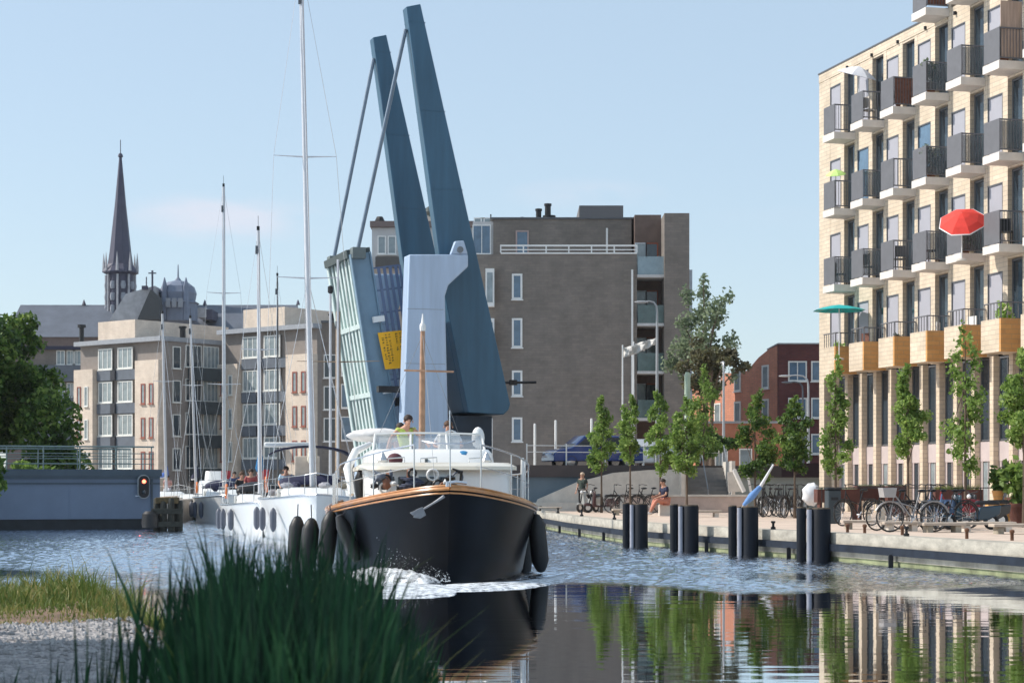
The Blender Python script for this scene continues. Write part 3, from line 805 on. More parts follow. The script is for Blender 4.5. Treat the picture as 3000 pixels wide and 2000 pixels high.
# things on the balconies ------------------------------------------------
def ap(s, y, z):     # local facade -> world
    n = Vector((.969, .248, 0)).normalized()
    p = Vector((12.86, 80, 0)) + E * s + n * y
    return Vector((p.x, p.y, z))
def potted(name, loc, s, lm, lab, grp='plants on the balconies', potm=TERRA, hang=False, seed=1, w=1.0):
    t = thing(name, lab, 'plant', loc, 0, grp)
    MB().lathe([(.10 * s, 0), (.15 * s, .26 * s), (.165 * s, .28 * s), (.165 * s, .32 * s), (.14 * s, .32 * s), (.13 * s, .27 * s)], (0, 0, 0), 10).build('pot', potm, t)
    L = [((0, 0, .62 * s), (.28 * s * w, .28 * s * w, .3 * s)), ((.1 * s, .1 * s, .45 * s), (.22 * s * w, .2 * s, .2 * s)), ((-.12 * s, -.05 * s, .75 * s), (.16 * s, .16 * s, .24 * s))]
    me = leaves_mesh('foliage', lobes_points(L, 260, seed, .1), np.full(260, .075 * s + .02), seed, lm, .4)
    o = bpy.data.objects.new('foliage', me); COL.objects.link(o); o.parent = t
    return t
SILV = leafmat('leaf_silver', (.10, .13, .11), (.20, .25, .21), (.32, .38, .30), .3, 2)
LIME = leafmat('leaf_lime', (.20, .35, .05), (.35, .55, .10), (.6, .75, .3), .4, 3)
pl = [(3, 2, SILV, 1.3, 'silvery bushy plant on the second highest balcony row beside the red parasol column'),
      (3, 1, LEAF_A, 1.1, 'green plant in a pot on the balcony under the red parasol'),
      (5, 3, SILV, 1.25, 'pale bushy plant on the balcony high up near the right edge'),
      (5, 0, LIME, 1.2, 'bright yellow green plant on the brick balcony near the right edge'),
      (0, 0, LIME, .9, 'yellow green plant on the first brick balcony at the building corner'),
      (2, 0, SILV, .8, 'grey green plant on the third brick balcony from the corner'),
      (3, 3, LEAF_C, 1.3, 'tall greyish shrub on the top row balcony, fourth from the corner'),
      (2, 3, LEAF_B, .7, 'small dark plant by the navy screen on the top row balcony')]
pl[1] = (4, 1, LEAF_A, 1.1, 'green plant in a pot on the balcony under the red parasol')
for i, (k, fl, lm, s, lab) in enumerate(pl):
    zf = FL[fl] if fl else 6.62
    p = ap(ox(k) + LB - .42, -.52, zf)
    potted('potted_plant', p, s, lm, lab, seed=70 + i)
def parasol(name, lab, base, hgt, rad, canopy_m, tilt, flat=.28, edgem=None, rim=None):
    t = thing(name, lab, 'parasol', base, 0)
    MB().lathe([(.2, 0), (.2, .06), (.05, .09)], n=12).build('base', CONC, t)
    top = Vector((0, 0, hgt))
    MB().tube([(0, 0, .05), (0, 0, hgt * .7), tuple(Vector((tilt[0] * .1, tilt[1] * .1, hgt)))], .02, 8).build('pole', WHITE, t)
    m = MB(); vs = []; n = 8
    for r, z in ((.02, 0), (rad * .35, -rad * flat * .22), (rad * .72, -rad * flat * .6), (rad, -rad * flat)):
        for j in range(n):
            a = 2 * PI * j / n + PI / 8; vs.append((r * math.cos(a), r * math.sin(a), z))
    k = len(vs); vs += [(x * .985, y * .985, z - .015) for x, y, z in vs]
    fs = []
    for q in (0, k):
        for i in range(3):
            for j in range(n): fs.append((q + i * n + j, q + i * n + (j + 1) % n, q + (i + 1) * n + (j + 1) % n, q + (i + 1) * n + j))
    fs += [(3 * n + j, 3 * n + (j + 1) % n, k + 3 * n + (j + 1) % n, k + 3 * n + j) for j in range(n)]
    m.add(vs, fs)
    R = Vector((tilt[0], tilt[1], 1)).normalized().to_track_quat('Z', 'Y').to_matrix().to_4x4()
    M = Matrix.Translation((tilt[0] * .1, tilt[1] * .1, hgt + .03)) @ R
    m.xf(M); c = m.build('canopy', canopy_m, t, ang=5)
    rb = MB()
    for j in range(n):
        a = 2 * PI * j / n + PI / 8
        rb.tube([(0, 0, -.03), (rad * .97 * math.cos(a), rad * .97 * math.sin(a), -rad * flat - .02)], .008, 4)
    rb.xf(M); rb.build('ribs', STEEL, t)
    if rim:
        rr = MB(); pts = [(rad * math.cos(2 * PI * j / n + PI / 8), rad * math.sin(2 * PI * j / n + PI / 8), -rad * flat - .01) for j in range(n + 1)]
        rr.tube(pts, .025, 4); rr.xf(M); rr.build('fringe', rim, t)
    return t
parasol('parasol', 'open red parasol with a white edge tilted toward the canal on a balcony', at(2818, 765, 65.0) , 1.62, .80, mat('red_fabric', (.75, .05, .035), .8, 0, .12, 3), (-.30, -.85), .50, rim=WHITE)
parasol('parasol', 'open flat teal parasol on the lowest balcony row by the corner', ap(4.25, -1.0, 6.62), 2.15, 1.05, mat('teal_fabric', (.01, .38, .38), .8, 0, .1, 3), (0.0, 0.0), .22)
parasol('parasol', 'open white parasol tilted up on the top balcony row near the corner', ap(5.1, -.55, 15.78), 2.25, .80, mat('white_fabric', (.75, .76, .80), .8, 0, .05, 3), (.25, -.25), .45)
parasol('parasol', 'small lime green parasol on the balcony near the corner', ap(3.25, -.70, 12.74), 1.55, .42, mat('lime_fabric', (.55, .80, .25), .8, 0, .1, 3), (-.1, -.3), .5)
def chair(loc, rz, lab, m_):
    t = thing('balcony_chair', lab, 'chair', loc, rz, 'chairs on the balconies')
    MB().cbox(-.22, .22, -.22, .22, .42, .46).build('seat', m_, t)
    MB().box(-.22, .22, .20, .235, .5, .92).build('backrest', m_, t)
    for a in (-1, 1):
        for b in (-1, 1): MB().box(a * .20 - .018, a * .20 + .018, b * .19 - .018, b * .19 + .018, 0, .5 if b > 0 else .42).build('leg', m_, t)
    return t
for k, fl, m_, lab in ((1, 0, BRW, 'dark reddish chair under the teal parasol'), (0, 1, BLACKM, 'black chair on the balcony above the teal parasol'), (1, 1, BLACKM, 'black folding chair on the second balcony above the brick row'),
                       (2, 1, DKGREY, 'dark grey chair leaning out of the third balcony above the brick row'), (3, 0, WHITE, 'white chair on the fourth brick balcony'), (4, 0, WHITE, 'white chair on the fifth brick balcony'),
                       (1, 3, SLABW, 'white chair on the top row balcony under the white parasol'), (5, 1, BLACKM, 'black chair on the balcony right of the red parasol'), (3, 1, BRW, 'reddish brown chair on the balcony left of the red parasol')):
    p = ap(ox(k) + LB - .45, -.45, (FL[fl] if fl else 6.62) + .01)
    chair(p, 1.2 + k, lab, m_)

# ------------------------------------------------------------------ grey brick flats behind the bridge
Yg = 120.0
gb = thing('grey_flats', 'large grey brick block of flats with few small windows behind the bridge', 'apartment building', (3, Yg, 2.4), 0)
def W(m, **k): return m
x0, x1, x2, x3 = ux(1440, Yg) - 3, ux(1385, Yg) - 3, ux(1866, Yg) - 3, ux(2018, Yg) - 3
zb = lambda v, Y=Yg: vz(v, Y) - 2.4
m = MB().box(x1, x2, 0, 14, -1.9, zb(745))
m.build('wall', GREYB, gb, smooth=False)
m = MB().box(ux(1445, 123) - 3, ux(1850, 123) - 3, 3, 14, zb(748), zb(642, 123)).build('upper_storey', GREYB, gb, smooth=False)
MB().box(ux(1440, 123) - 3.1, ux(1852, 123) - 2.9, 2.9, 14, zb(642, 123) + .003, zb(637, 123)).build('roof', DKGREY, gb, smooth=False)
# recessed balcony strip and tall right wing
MB().box(x2 + .002, ux(1945, Yg) - 3, 2.2, 14, -1.9, zb(628, 122)).build('recess_wall', mat('brown_render', (.16, .11, .09), .8, 0, .25, 1), gb, smooth=False)
MB().box(ux(1945, Yg) - 3 + .002, x3, -.4, 14, -1.9, zb(627)).build('tall_wing', GREYB, gb, smooth=False)
MB().box(x3 + .002, x3 + .22, .0, 13, -1.9, zb(790)).build('light_gable_strip', mat('pale_blue_panel', (.42, .48, .55), .6), gb, smooth=False)
MB().box(ux(1697, 126) - 3, ux(1826, 126) - 3, 6, 12, zb(644, 126), zb(602, 126)).build('lift_housing', mat('charcoal_cladding', (.16, .15, .15), .7, 0, .08, 3, stretch=(.1, 1, 6)), gb, smooth=False)
for u0, u1, v0, v1 in ((1568, 1588, 645, 612), (1594, 1616, 645, 597), (1590, 1628, 645, 632), (1525, 1535, 646, 636), (1436, 1440, 646, 628)):
    xa, xb = ux(u0, 124) - 3, ux(u1, 124) - 3; r = (xb - xa) / 2
    MB().lathe([(r * .8, 0), (r * .8, zb(v1, 124) - zb(v0, 124) - .15), (r, zb(v1, 124) - zb(v0, 124) - .14), (r, zb(v1, 124) - zb(v0, 124))], ((xa + xb) / 2, 4, zb(v0, 124)), 10).build('chimney', BLACKM, gb)
# roof terrace railing
rl = MB(); ra, rb_ = ux(1467, Yg) - 3, ux(1866, Yg) - 3
rl.box(ra, rb_, -.02, .03, zb(722), zb(717)).box(ra, rb_, -.02, .03, zb(733), zb(730)).box(ra, rb_, -.08, .10, zb(744), zb(740))
for i in range(7):
    xx = ra + (rb_ - ra) * i / 6; rl.box(xx - .04, xx + .04, -.03, .04, zb(740), zb(717))
rl.build('terrace_railing', WHITE, gb, smooth=False)
MB().box(ux(1778, 123) - 3 - .06, ux(1778, 123) - 3 + .06, 2.9, 2.99, zb(742), zb(650)).build('drainpipe', WHITE, gb, smooth=False)
MB().box(ux(1852, Yg) - 3 - .06, ux(1852, Yg) - 3 + .06, -.1, -.004, 0, zb(790)).build('drainpipe', WHITE, gb, smooth=False)
for v0, v1 in ((877, 802), (1018, 932), (1160, 1085), (1293, 1222)):
    window(gb, ux(1515, Yg) - 3, 0, zb(v0), .66, zb(v1) - zb(v0), WHITE, GLASSB, nx=1, fr=.12)
window(gb, ux(1530, 123) - 3, 3, zb(745, 123), .85, zb(675, 123) - zb(745, 123), mat('pinkish_frame', (.42, .32, .30), .7), GLASSB, nx=1, fr=.1)
window(gb, ux(1868, 122) - 3 + .2, 2.9, zb(742), .5, 1.8, mat('white_frame', (.6, .65, .7), .6), GLASSL, nx=1)
# balconies of the recess
SLB2 = mat('pale_slab_edge', (.5, .5, .5), .8); GBAL = mat('greenish_balcony_glass', (.06, .10, .10), .15, 0, .3, 3, spec=.8)
for v in (803, 945, 1085, 1222):
    zf = zb(v + 3)
    b = MB().box(x2 + .01, ux(1945, Yg) - 3.004, -.2, 2.19, zf - .15, zf + .02).build('balcony', SLB2, gb, smooth=False)
    MB().box(x2 + .05, ux(1945, Yg) - 3.02, -.18, -.14, zf + .03, zf + 1.15).build('railing', GBAL if v != 803 else mat('frosted_glass', (.30, .40, .45), .2, alpha=.7), b, smooth=False)
    window(gb, ux(1884, Yg) - 3, 2.19, zf + .1, .75, 2.2, mat('white_frame', (.6, .65, .7), .6), GLASSL, nx=1)
    window(gb, ux(1917, Yg) - 3, 2.19, zf + .1, .8, 2.2, mat('rust_frame', (.30, .07, .03), .6), GLASS, nx=1)
# bay window column at left of the main face
for v0, v1 in ((900, 790), (1052, 935), (1200, 1080)):
    xa, xb = ux(1422, 119) - 3, ux(1448, 119) - 3
    b = MB().box(xa, xb, -.7, -.003, zb(v0), zb(v1)).build('bay_window', WHITE, gb, smooth=False)
    MB().box(xb + .003, xb + .02, -.5, -.12, zb(v0) + .2, zb(v1) - .2).build('pane', GLASS, b, smooth=False)
    MB().box(xa + .1, xb - .1, -.72, -.703, zb(v0) + .25, zb(v1) - .25).build('pane', GLASSL, b, smooth=False)
# left wing with the white glazed top floor
gl = thing('grey_flats', 'left wing of the grey flats between the raised bridge beams, with white glazed top floor', 'apartment building', (-5, 124, 2.4), 0)
zl = lambda v: vz(v, 124) - 2.4
X = lambda u: ux(u, 124) + 5
MB().box(X(1080), X(1386), 0, 10, -1.9, zl(788)).build('wall', BBACK, gl, smooth=False)
MB().box(X(1088), X(1386), .5, 10, zl(788), zl(664)).build('upper_storey', mat('white_render', (.50, .50, .50), .7, 0, .06, 2), gl, smooth=False)
MB().box(X(1083), X(1390), .2, 10, zl(663), zl(646)).build('roof', mat('brown_fascia', (.17, .13, .12), .7), gl, smooth=False)
MB().box(X(1100), X(1186), -.12, -.004, zl(786), zl(752)).build('fascia', mat('dark_brown_fascia', (.09, .085, .08), .7), gl, smooth=False)
MB().lathe([(.3, 0), (.35, .5), (.2, .8)], (X(1100), 4, zl(646)), 8).build('chimney', BLACKM, gl)
for u in (1117, 1147): window(gl, X(u), .5, zl(742), .55, zl(688) - zl(742), WHITE, GLASSL, nx=1)
for u in (1404, 1424): window(gl, X(u), -.0, zl(755), .7, 2.6, WHITE, GLASSL, nx=1)
MB().box(X(1386), X(1450), -.9, .45, zl(760), zl(655)).build('glazed_corner', mat('white_render', (.5, .5, .5), .7), gl, smooth=False)
window(gl, X(1412), -.9, zl(750), 1.2, 1.9, WHITE, GLASSB, nx=2)
MB().box(X(1262), X(1292), 1.0, 3, zl(752), zl(654)).build('stair_tower', BEIGEB, gl, smooth=False)
for u in (1050, 1085, 1350):
    for v in (1060, 1200, 1320): window(gl, X(u), -.0 if u > 1080 else 0, zl(v), 1.0, 1.8, WHITE, GLASS, nx=2) if u > 1080 else None
# cupola with finial between the beams
cu = thing('cupola', 'small dark domed cupola with a thin finial seen between the two bridge beams', 'cupola', (ux(1262, 170), 170, .7), 0)
zc = lambda v: vz(v, 170) - .7
MB().box(-1.2, 1.2, -1, 1, 0, zc(640)).build('tower', BEIGEB, cu, smooth=False)
MB().lathe([(.45, zc(642)), (.35, zc(632)), (.62, zc(622)), (.55, zc(612)), (.18, zc(604)), (.06, zc(596)), (.03, zc(560)), (.02, zc(530))], (0, 0, 0), 12).build('dome', mat('lead_roof', (.06, .08, .08), .6), cu)

# ------------------------------------------------------------------ brown grey flats left of the bridge (behind the masts)
bf = thing('brown_flats', 'brown grey brick flats half hidden behind the big mast and raised bridge leaf', 'apartment building', (ux(1000, 135), 135, .9), 0)
zz = lambda v: vz(v, 135) - .9; X = lambda u: ux(u, 135) - ux(1000, 135)
MB().box(X(930), X(1100), 3, 10, -.5, zz(935)).box(X(985), X(1130), 0, 3, -.5, zz(1000)).build('wall', GREYB, bf, smooth=False)
MB().box(X(928), X(1102), 2.9, 10, zz(935) + .003, zz(928)).build('roof', DKGREY, bf, smooth=False)
for v in (1290, 1195, 1100):
    window(bf, X(1022), 0, zz(v), 1.1, 1.7, WHITE, GLASSB, nx=1)
    window(bf, X(1060), 0, zz(v), 1.1, 1.7, WHITE, GLASS, nx=1)
    window(bf, X(955), 3, zz(v), .9, 1.7, WHITE, GLASS, nx=1)

# ------------------------------------------------------------------ cream stepped flats on the left
FA = Vector((.776, -.63, 0)).normalized(); RZ = math.atan2(FA.y, FA.x)
REDF = mat('red_frame', (.30, .10, .07), .6); WF = mat('offwhite_frame', (.72, .72, .68), .5)
def stepped(lab, o, L, D, dz, extra=0):
    t = thing('stepped_flats', lab, 'apartment building', (o[0], o[1], .7), RZ, 'cream stepped flats on the far bank')
    z0 = -.7 + 0
    H = 13.2 + dz
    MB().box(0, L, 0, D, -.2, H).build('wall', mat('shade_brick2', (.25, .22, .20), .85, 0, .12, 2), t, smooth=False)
    MB().box(0, 2.6, -.75, -.002, -.2, 11.1 + dz * .4).build('brick_bay', BEIGEB, t, smooth=False)
    MB().box(L - 3.0, L + .05, -.75, -.002, -.2, 11.6 + dz * .4).build('brick_bay', BEIGEB, t, smooth=False)
    MB().box(L * .26, L * .70, -.4, D + 3.5, H + .4, H + 2.0).build('penthouse', BEIGEB, t, smooth=False)
    MB().box(-.2, L + .1, -.6, D, H + .01, H + .4).build('roof', mat('grey_fascia', (.32, .34, .37), .7), t, smooth=False)
    g0, g1 = 2.7, L - 3.1
    for k in range(5):
        zf = H - 2.9 * (k + 1)
        if zf < 0: break
        # slate band and glazed bays
        MB().box(g0, g1, -.35, -.003, zf - .25, zf + .62).build('slate_band', SLATE, t, smooth=False)
        MB().box(g0 + 2.0, g0 + 2.6, -.5, -.36, zf - .25, zf + .62).build('pier', mat('black_panel', (.02, .022, .03), .6), t, smooth=False)
        window(t, g0 + 1.0, -.2, zf + .72, 1.9, 1.85, WF, GLASSL, nx=3, fr=.12)
        window(t, g0 + 3.7, -.2, zf + .72, 2.0, 1.85, WF, GLASSL, nx=3, fr=.12)
        if k >= 1 or 0:
            for xx in (.75, 1.75): window(t, xx, -.75, zf + .45, .52, 1.75, REDF if xx < 1 else WF, GLASSL, nx=1, fr=.09)
            for xx in (L - 1.9, L - .85): window(t, xx, -.75, zf + .45, .55, 1.75, REDF, GLASSL, nx=1, fr=.11)
        # side galleries in the shade
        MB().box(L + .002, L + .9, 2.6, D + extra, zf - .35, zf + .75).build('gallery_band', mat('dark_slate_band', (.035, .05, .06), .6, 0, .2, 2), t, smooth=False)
        for q in range(2):
            window(t, L + .02, 3.2 + q * 2.0, zf + .8, 1.8, 1.9, WF, GLASSL if q else GLASS, nx=4, fr=.06, side='e')
        window(t, L + .02, 1.3, zf + .6, .9, 1.9, WF, GLASS, nx=1, fr=.08, side='e')
    for xx in (L * .2, L * .9): MB().lathe([(.25, 0), (.25, .9), (.35, .95), (.35, 1.1)], (xx, 3, H + .4), 8).build('vent', BLACKM, t)
    return t
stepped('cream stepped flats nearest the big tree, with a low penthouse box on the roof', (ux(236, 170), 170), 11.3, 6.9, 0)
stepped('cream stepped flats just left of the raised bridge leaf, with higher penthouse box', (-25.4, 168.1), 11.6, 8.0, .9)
# grey wing further left, in the shade of the tree
gw = thing('grey_terrace_flats', 'grey glazed flats wing between the big tree and the cream stepped flats', 'apartment building', (ux(150, 178), 178, .7), 0)
zz = lambda v: vz(v, 178) - .7; X = lambda u: ux(u, 178) - ux(150, 178)
MB().box(X(60), X(300), 0, 8, -.5, zz(1012)).build('wall', GREYB, gw, smooth=False)
MB().box(X(60), X(290), -.4, -.003, zz(1024), zz(1014)).build('roof_edge', mat('blackish_fascia', (.02, .02, .05), .6), gw, smooth=False)
for v in (1070, 1165, 1260):
    MB().box(X(60), X(238), -.5, -.003, zz(v + 47), zz(v)).build('slate_band', SLATE, gw, smooth=False)
    for u in (178, 208, 226): window(gw, X(u), 0, zz(v + 0) + .05, .8, 1.35, WF, GLASSL, nx=2, fr=.08)
for u in (225, 290): MB().lathe([(.22, 0), (.22, 1.8), (.4, 1.85), (.4, 2.1)], (X(u) - .0, 2, zz(1012)), 8).build('chimney', BLACKM, gw)

# ------------------------------------------------------------------ church
Yc = 262.0
ch = thing('church', 'large slate roofed church with a slender dark spire on the left skyline', 'church', (ux(353, Yc), Yc, .7), 0)
zz = lambda v: vz(v, Yc) - .7; X = lambda u: ux(u, Yc) - ux(353, Yc)
SPIRE = mat('spire_slate', (.05, .05, .085), .55, 0, .2, .6)
m = MB().prism([(8, zz(1000)), (0.0, zz(893)), (-8, zz(1000))], X(60), X(872), 'x')
m.build('roof', SLROOF, ch, smooth=False)
MB().box(X(60), X(872), -7.6, 7.6, 0, zz(1000)).build('nave_wall', mat('church_brick', (.16, .12, .11), .9), ch, smooth=False)
m = MB().lathe([(1.9, zz(935)), (1.9, zz(806)), (2.5, zz(800)), (2.5, zz(797)), (1.75, zz(775)), (1.5, zz(740)), (.78, zz(600)), (.22, zz(470)), (.2, zz(462)), (.36, zz(459)), (.28, zz(452)), (.06, zz(448)), (.05, zz(410))], (0, 0, 0), 8, PI / 8)
m.build('spire', SPIRE, ch, ang=20)
m = MB()
for j in range(8):
    a = 2 * PI * j / 8
    m.tube([(2.0 * math.cos(a), 2.0 * math.sin(a), zz(930)), (2.0 * math.cos(a), 2.0 * math.sin(a), zz(806))], .16, 5)
    m.tube([(2.3 * math.cos(a), 2.3 * math.sin(a), zz(797)), (2.3 * math.cos(a), 2.3 * math.sin(a), zz(770)), (2.3 * math.cos(a), 2.3 * math.sin(a), zz(742))], [.22, .16, .02], 5)
m.build('pinnacles', mat('church_stone', (.40, .40, .42), .8, 0, .2, 2), ch)
for j in range(8):
    a = 2 * PI * j / 8 + PI / 8
    for z_ in (838, 872, 908):
        l = MB().lathe([(.28, -.5), (.38, 0), (.28, .55)], (1.86 * math.cos(a), 1.86 * math.sin(a), zz(z_)), 6); l.build('louvre', mat('louvre_grey', (.28, .30, .34), .7), ch)
# crossing roofs in pale stone and dark gable (nearer than the nave, so placed at their own distance)
X_far = X
X = lambda u: ux(u, Yc - 12) - ux(353, Yc)
MB().prism([(X(328), zz(965)), (X(378), zz(890)), (X(462), zz(868)), (X(462), zz(965))], -14, -8.3, 'y').build('transept', LIMEST, ch, smooth=False)
MB().prism([(X(420), zz(965)), (X(458), zz(882)), (X(482), zz(905)), (X(486), zz(965))], -16, -14.01, 'y').build('gable', mat('gable_slate', (.05, .055, .06), .7), ch, smooth=False)
MB().tube([(X(459), -15, zz(885)), (X(459), -15, zz(828))], .13, 6).box(X(459) - .5, X(459) + .5, -15.1, -14.9, zz(837), zz(834)).build('cross', SPIRE, ch)
MB().box(X(428), X(444), -15, -14.3, zz(880), zz(870)).tube([(X(440), -14.6, zz(872)), (X(440), -14.6, zz(845))], .08, 5).build('chimney', SPIRE, ch)
DOME = mat('lead_dome', (.16, .19, .26), .6, 0, .15, 1)
m = MB().lathe([(2.6, zz(960)), (2.6, zz(912)), (2.9, zz(908)), (2.3, zz(902)), (2.5, zz(880)), (2.2, zz(862)), (1.4, zz(850)), (.5, zz(845)), (.12, zz(835)), (.06, zz(800))], (X(514), -10, 0), 8, PI / 8)
m.build('dome_turret', DOME, ch, ang=20)
m = MB()
for u in (482, 545): m.tube([(X(u), -12, zz(960)), (X(u), -12, zz(868)), (X(u), -12, zz(840))], [.5, .4, .05], 6)
m.build('turret_pinnacles', DOME, ch)
for u in (496, 514, 532): MB().box(X(u) - .3, X(u) + .3, -13.05, -12.72, zz(925), zz(900)).build('turret_window', mat('louvre_grey', (.28, .30, .34), .7), ch, smooth=False)
X = X_far
for u in (246, 600, 873): MB().tube([(X(u), 0, zz(893)), (X(u), 0, zz(878))], [.3, .05], 5).build('finial', SPIRE, ch)
for u in (556, 640): MB().box(X(u) - .4, X(u) + .4, -8.2, -3, zz(950), zz(922)).build('dormer', SPIRE, ch, smooth=False)
MB().box(X(620) - .6, X(620) + .6, -8.4, -3, zz(945), zz(918)).build('dormer', LIMEST, ch, smooth=False, label='pale dormer')

# ------------------------------------------------------------------ red brick houses
Yr = 128.0
rb = thing('red_brick_building', 'red brick building with a curved gable, sunlit on its left and shaded in front', 'building', (ux(2277, Yr), Yr, 1.9), 0)
zz = lambda v: vz(v, Yr) - 1.9
d = Vector((-.36, .93)).normalized()
# lit side built from the corner going back-left
def lp(s, z): return (d.x * s, d.y * s, z)
prof = [(0, zz(1012)), (1.2, zz(1020)), (2.6, zz(1040)), (4.2, zz(1066) - .2), (6.0, zz(1078) + .0), (13, zz(1082) + .4), (13, -1), (0, -1)]
vs = [lp(s, z) for s, z in prof]; n_ = len(vs)
nrm = Vector((d.y, -d.x))
vs2 = [(x + 6 * .93, y + 6 * .36, z) for x, y, z in vs]
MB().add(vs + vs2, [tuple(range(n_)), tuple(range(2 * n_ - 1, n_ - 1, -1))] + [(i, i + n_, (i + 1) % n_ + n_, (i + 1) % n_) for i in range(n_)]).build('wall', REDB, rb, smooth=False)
fr_ = MB().box(.02, 9, -.5, 5, -1, zz(1010)); fr_.build('front_wall', REDB_SHADE, rb, smooth=False)  # same brick as the lit side, coloured darker for shade
MB().box(-.03, 9.05, -.55, 5, zz(1010) + .003, zz(1006)).build('coping', CONCG, rb, smooth=False)
for v0 in (1118, 1225, 1330):
    for u in (2333, 2400):
        window(rb, ux(u, Yr) - ux(2277, Yr), -.5, zz(v0), 1.25, 1.35, WF, GLASSB, nx=2, fr=.09)
ang = math.atan2(-d.y, -d.x)
for s in (1.6, 5.6, 8.6):
    for v0 in (1135, 1240, 1330):
        f = window(rb, 0, 0, 0, .95, 1.7 if v0 > 1140 else 1.6, WF, GLASSL, nx=1, fr=.12)
        f.location = (d.x * s, d.y * s, zz(v0) - .003); f.rotation_euler = (0, 0, ang)
bb = thing('low_red_building', 'lower orange red brick house seen between the young trees', 'building', (ux(2170, 118), 118, 1.9), 0)
MB().box(-2.2, 2.6, 0, 6, -1, vz(1240, 118) - 1.9).build('wall', mat('red_render', (.36, .14, .08), .8, 0, .2, 2), bb, smooth=False)
MB().box(-2.3, 2.7, -.1, 6, vz(1240, 118) - 1.897, vz(1233, 118) - 1.9).build('coping', CONCG, bb, smooth=False)
for x in (-1.2, .3, 1.6): window(bb, x, 0, .6, .8, 1.4, WF, GLASSL, nx=1)
# ------------------------------------------------------------------ drawbridge
A_ = Vector((.95, .31, 0)).normalized(); BRZ = math.atan2(A_.y, A_.x)
BX, BY = ux(1280, 80), 80.0
def bl(u, v, yl=0.0):
    k = (u - 1500) / FPX; ax, ay = A_.x, A_.y
    t = (k * (BY + ax * yl) - (BX - ay * yl)) / (ax - ay * k)
    Y = BY + ay * t + ax * yl
    return (t, CZ + (HZ - v) / FPX * Y)
db = thing('drawbridge', 'raised blue and grey drawbridge with two long balance beams over the canal', 'drawbridge', (BX, BY, 0), BRZ)
DARKST = mat('dark_steel', (.02, .028, .04), .5, .2, .2, 3)
pyl = [bl(*p, -1.0) for p in ((1197, 746), (1370, 746), (1370, 782), (1312, 836), (1302, 868))] + [(bl(1316, 1300, -1)[0], 1.9), (bl(1176, 1300, -1)[0], 1.9)]
for yo, y1 in ((-1.1, -.25), (6.6, 7.45)):
    MB().prism(pyl, yo, y1).build('pylon', GREYST, db, ang=30, bevel=.05)
    for v in (905, 1065):
        qa, qb = bl(1192 - (v - 745) * .045, v, -1), bl(1303 + (v - 870) * .03, v, -1)
        MB().box(qa[0] + .1, qb[0] - .1, yo - .006, yo + .02, qa[1], qa[1] + .02).build('plate_seam', mat('seam_grey', (.25, .28, .33), .6), db, smooth=False)
    c = [bl(*p, -1.0) for p in ((1320, 745), (1333, 707), (1358, 705), (1370, 745))]
    b = MB().prism(c, yo + .05, yo + .3).build('bearing_bracket', GREYST, db, ang=30, bevel=.03)
    q = bl(1346, 732, -1)
    MB().tube([(q[0], yo - .06, q[1]), (q[0], yo + .5, q[1])], .13, 12).build('bearing', mat('bearing_grey', (.16, .18, .2), .5), b)
armp = [bl(*p) for p in ((1190, 20), (1232, 12), (1437, 930), (1330, 985), (1302, 860))]
arm_up = [bl(*p) for p in ((1190, 20), (1232, 12), (1495, 1183), (1490, 1200), (1476, 1214), (1372, 1207), (1302, 860))]
cw = [bl(*p) for p in ((1302, 861), (1421.5, 861), (1495, 1183), (1490, 1200), (1476, 1214), (1372, 1207))]
for y0 in (0, 5.75):
    b = MB().prism(arm_up, y0, y0 + .6).build('balance_beam', BLUEST, db, ang=30, bevel=.03)
    for v in (70, 330, 560):
        s = MB()
        q = [bl(1190 + (v - 20) * .133, v), bl(1232 + (v - 12) * .2235, v - 4)]
        s.box(q[0][0] - .015, q[1][0] + .015, y0 - .012, y0 + .612, q[1][1] - .03, q[1][1])
        s.build('seam', BLUEST, b, smooth=False)
MB().prism([(x + (.01 if i < 1 else 0), z) for i, (x, z) in enumerate(cw)], .602, 5.748).build('counterweight', BLUEST, db, ang=30, bevel=.05)
t1 = bl(1240, 300); 
for v in (130, 480): pass
# lifting leaf in its own (s, d) frame
p0 = Vector(bl(1118, 1330, .9)); p1 = Vector(bl(1028, 745, .9)); ld = (p1 - p0).normalized(); LL = (p1 - p0).length; pd = Vector((ld.y, -ld.x))
def lf(s, d, y): q = p0 + ld * s + pd * d; return (q.x, y, q.y)
def lbox(m, s0, s1, d0, d1, y0, y1):
    m.add([lf(s0, d0, y0), lf(s1, d0, y0), lf(s1, d1, y0), lf(s0, d1, y0), lf(s0, d0, y1), lf(s1, d0, y1), lf(s1, d1, y1), lf(s0, d1, y1)],
          [(0, 3, 2, 1), (4, 5, 6, 7), (0, 1, 5, 4), (1, 2, 6, 5), (2, 3, 7, 6), (3, 0, 4, 7)]); return m
Y0_, Y1_ = .9, 5.35
leaf = lbox(MB(), -.6, LL, .50, .62, Y0_ + .14, Y1_ - .14).build('leaf', MINT, db, smooth=False)
nr = 7
for i in range(nr):
    yy = Y0_ + .35 + (Y1_ - Y0_ - .7) * i / (nr - 1)
    lbox(lbox(MB(), -.6, LL - .05, .12, .498, yy - .05, yy + .05), -.6, LL - .05, .08, .12, yy - .13, yy + .13).build('rib', MINT, leaf, smooth=False)
WEB = mat('leaf_girder_blue', (.17, .27, .36), .45, 0, .1, 1.5)
for yy, o_ in ((Y0_, 1), (Y1_, -1)):
    m = lbox(MB(), -.7, LL, .0, .78, min(yy, yy + o_ * .12), max(yy, yy + o_ * .12)); lbox(m, -.7, LL, .785, .85, min(yy - o_ * .1, yy + o_ * .2), max(yy - o_ * .1, yy + o_ * .2)); lbox(m, -.7, LL, -.05, -.003, min(yy - o_ * .12, yy + o_ * .2), max(yy - o_ * .12, yy + o_ * .2))
    m.build('edge_girder', WEB if o_ > 0 else MINT, leaf, smooth=False)
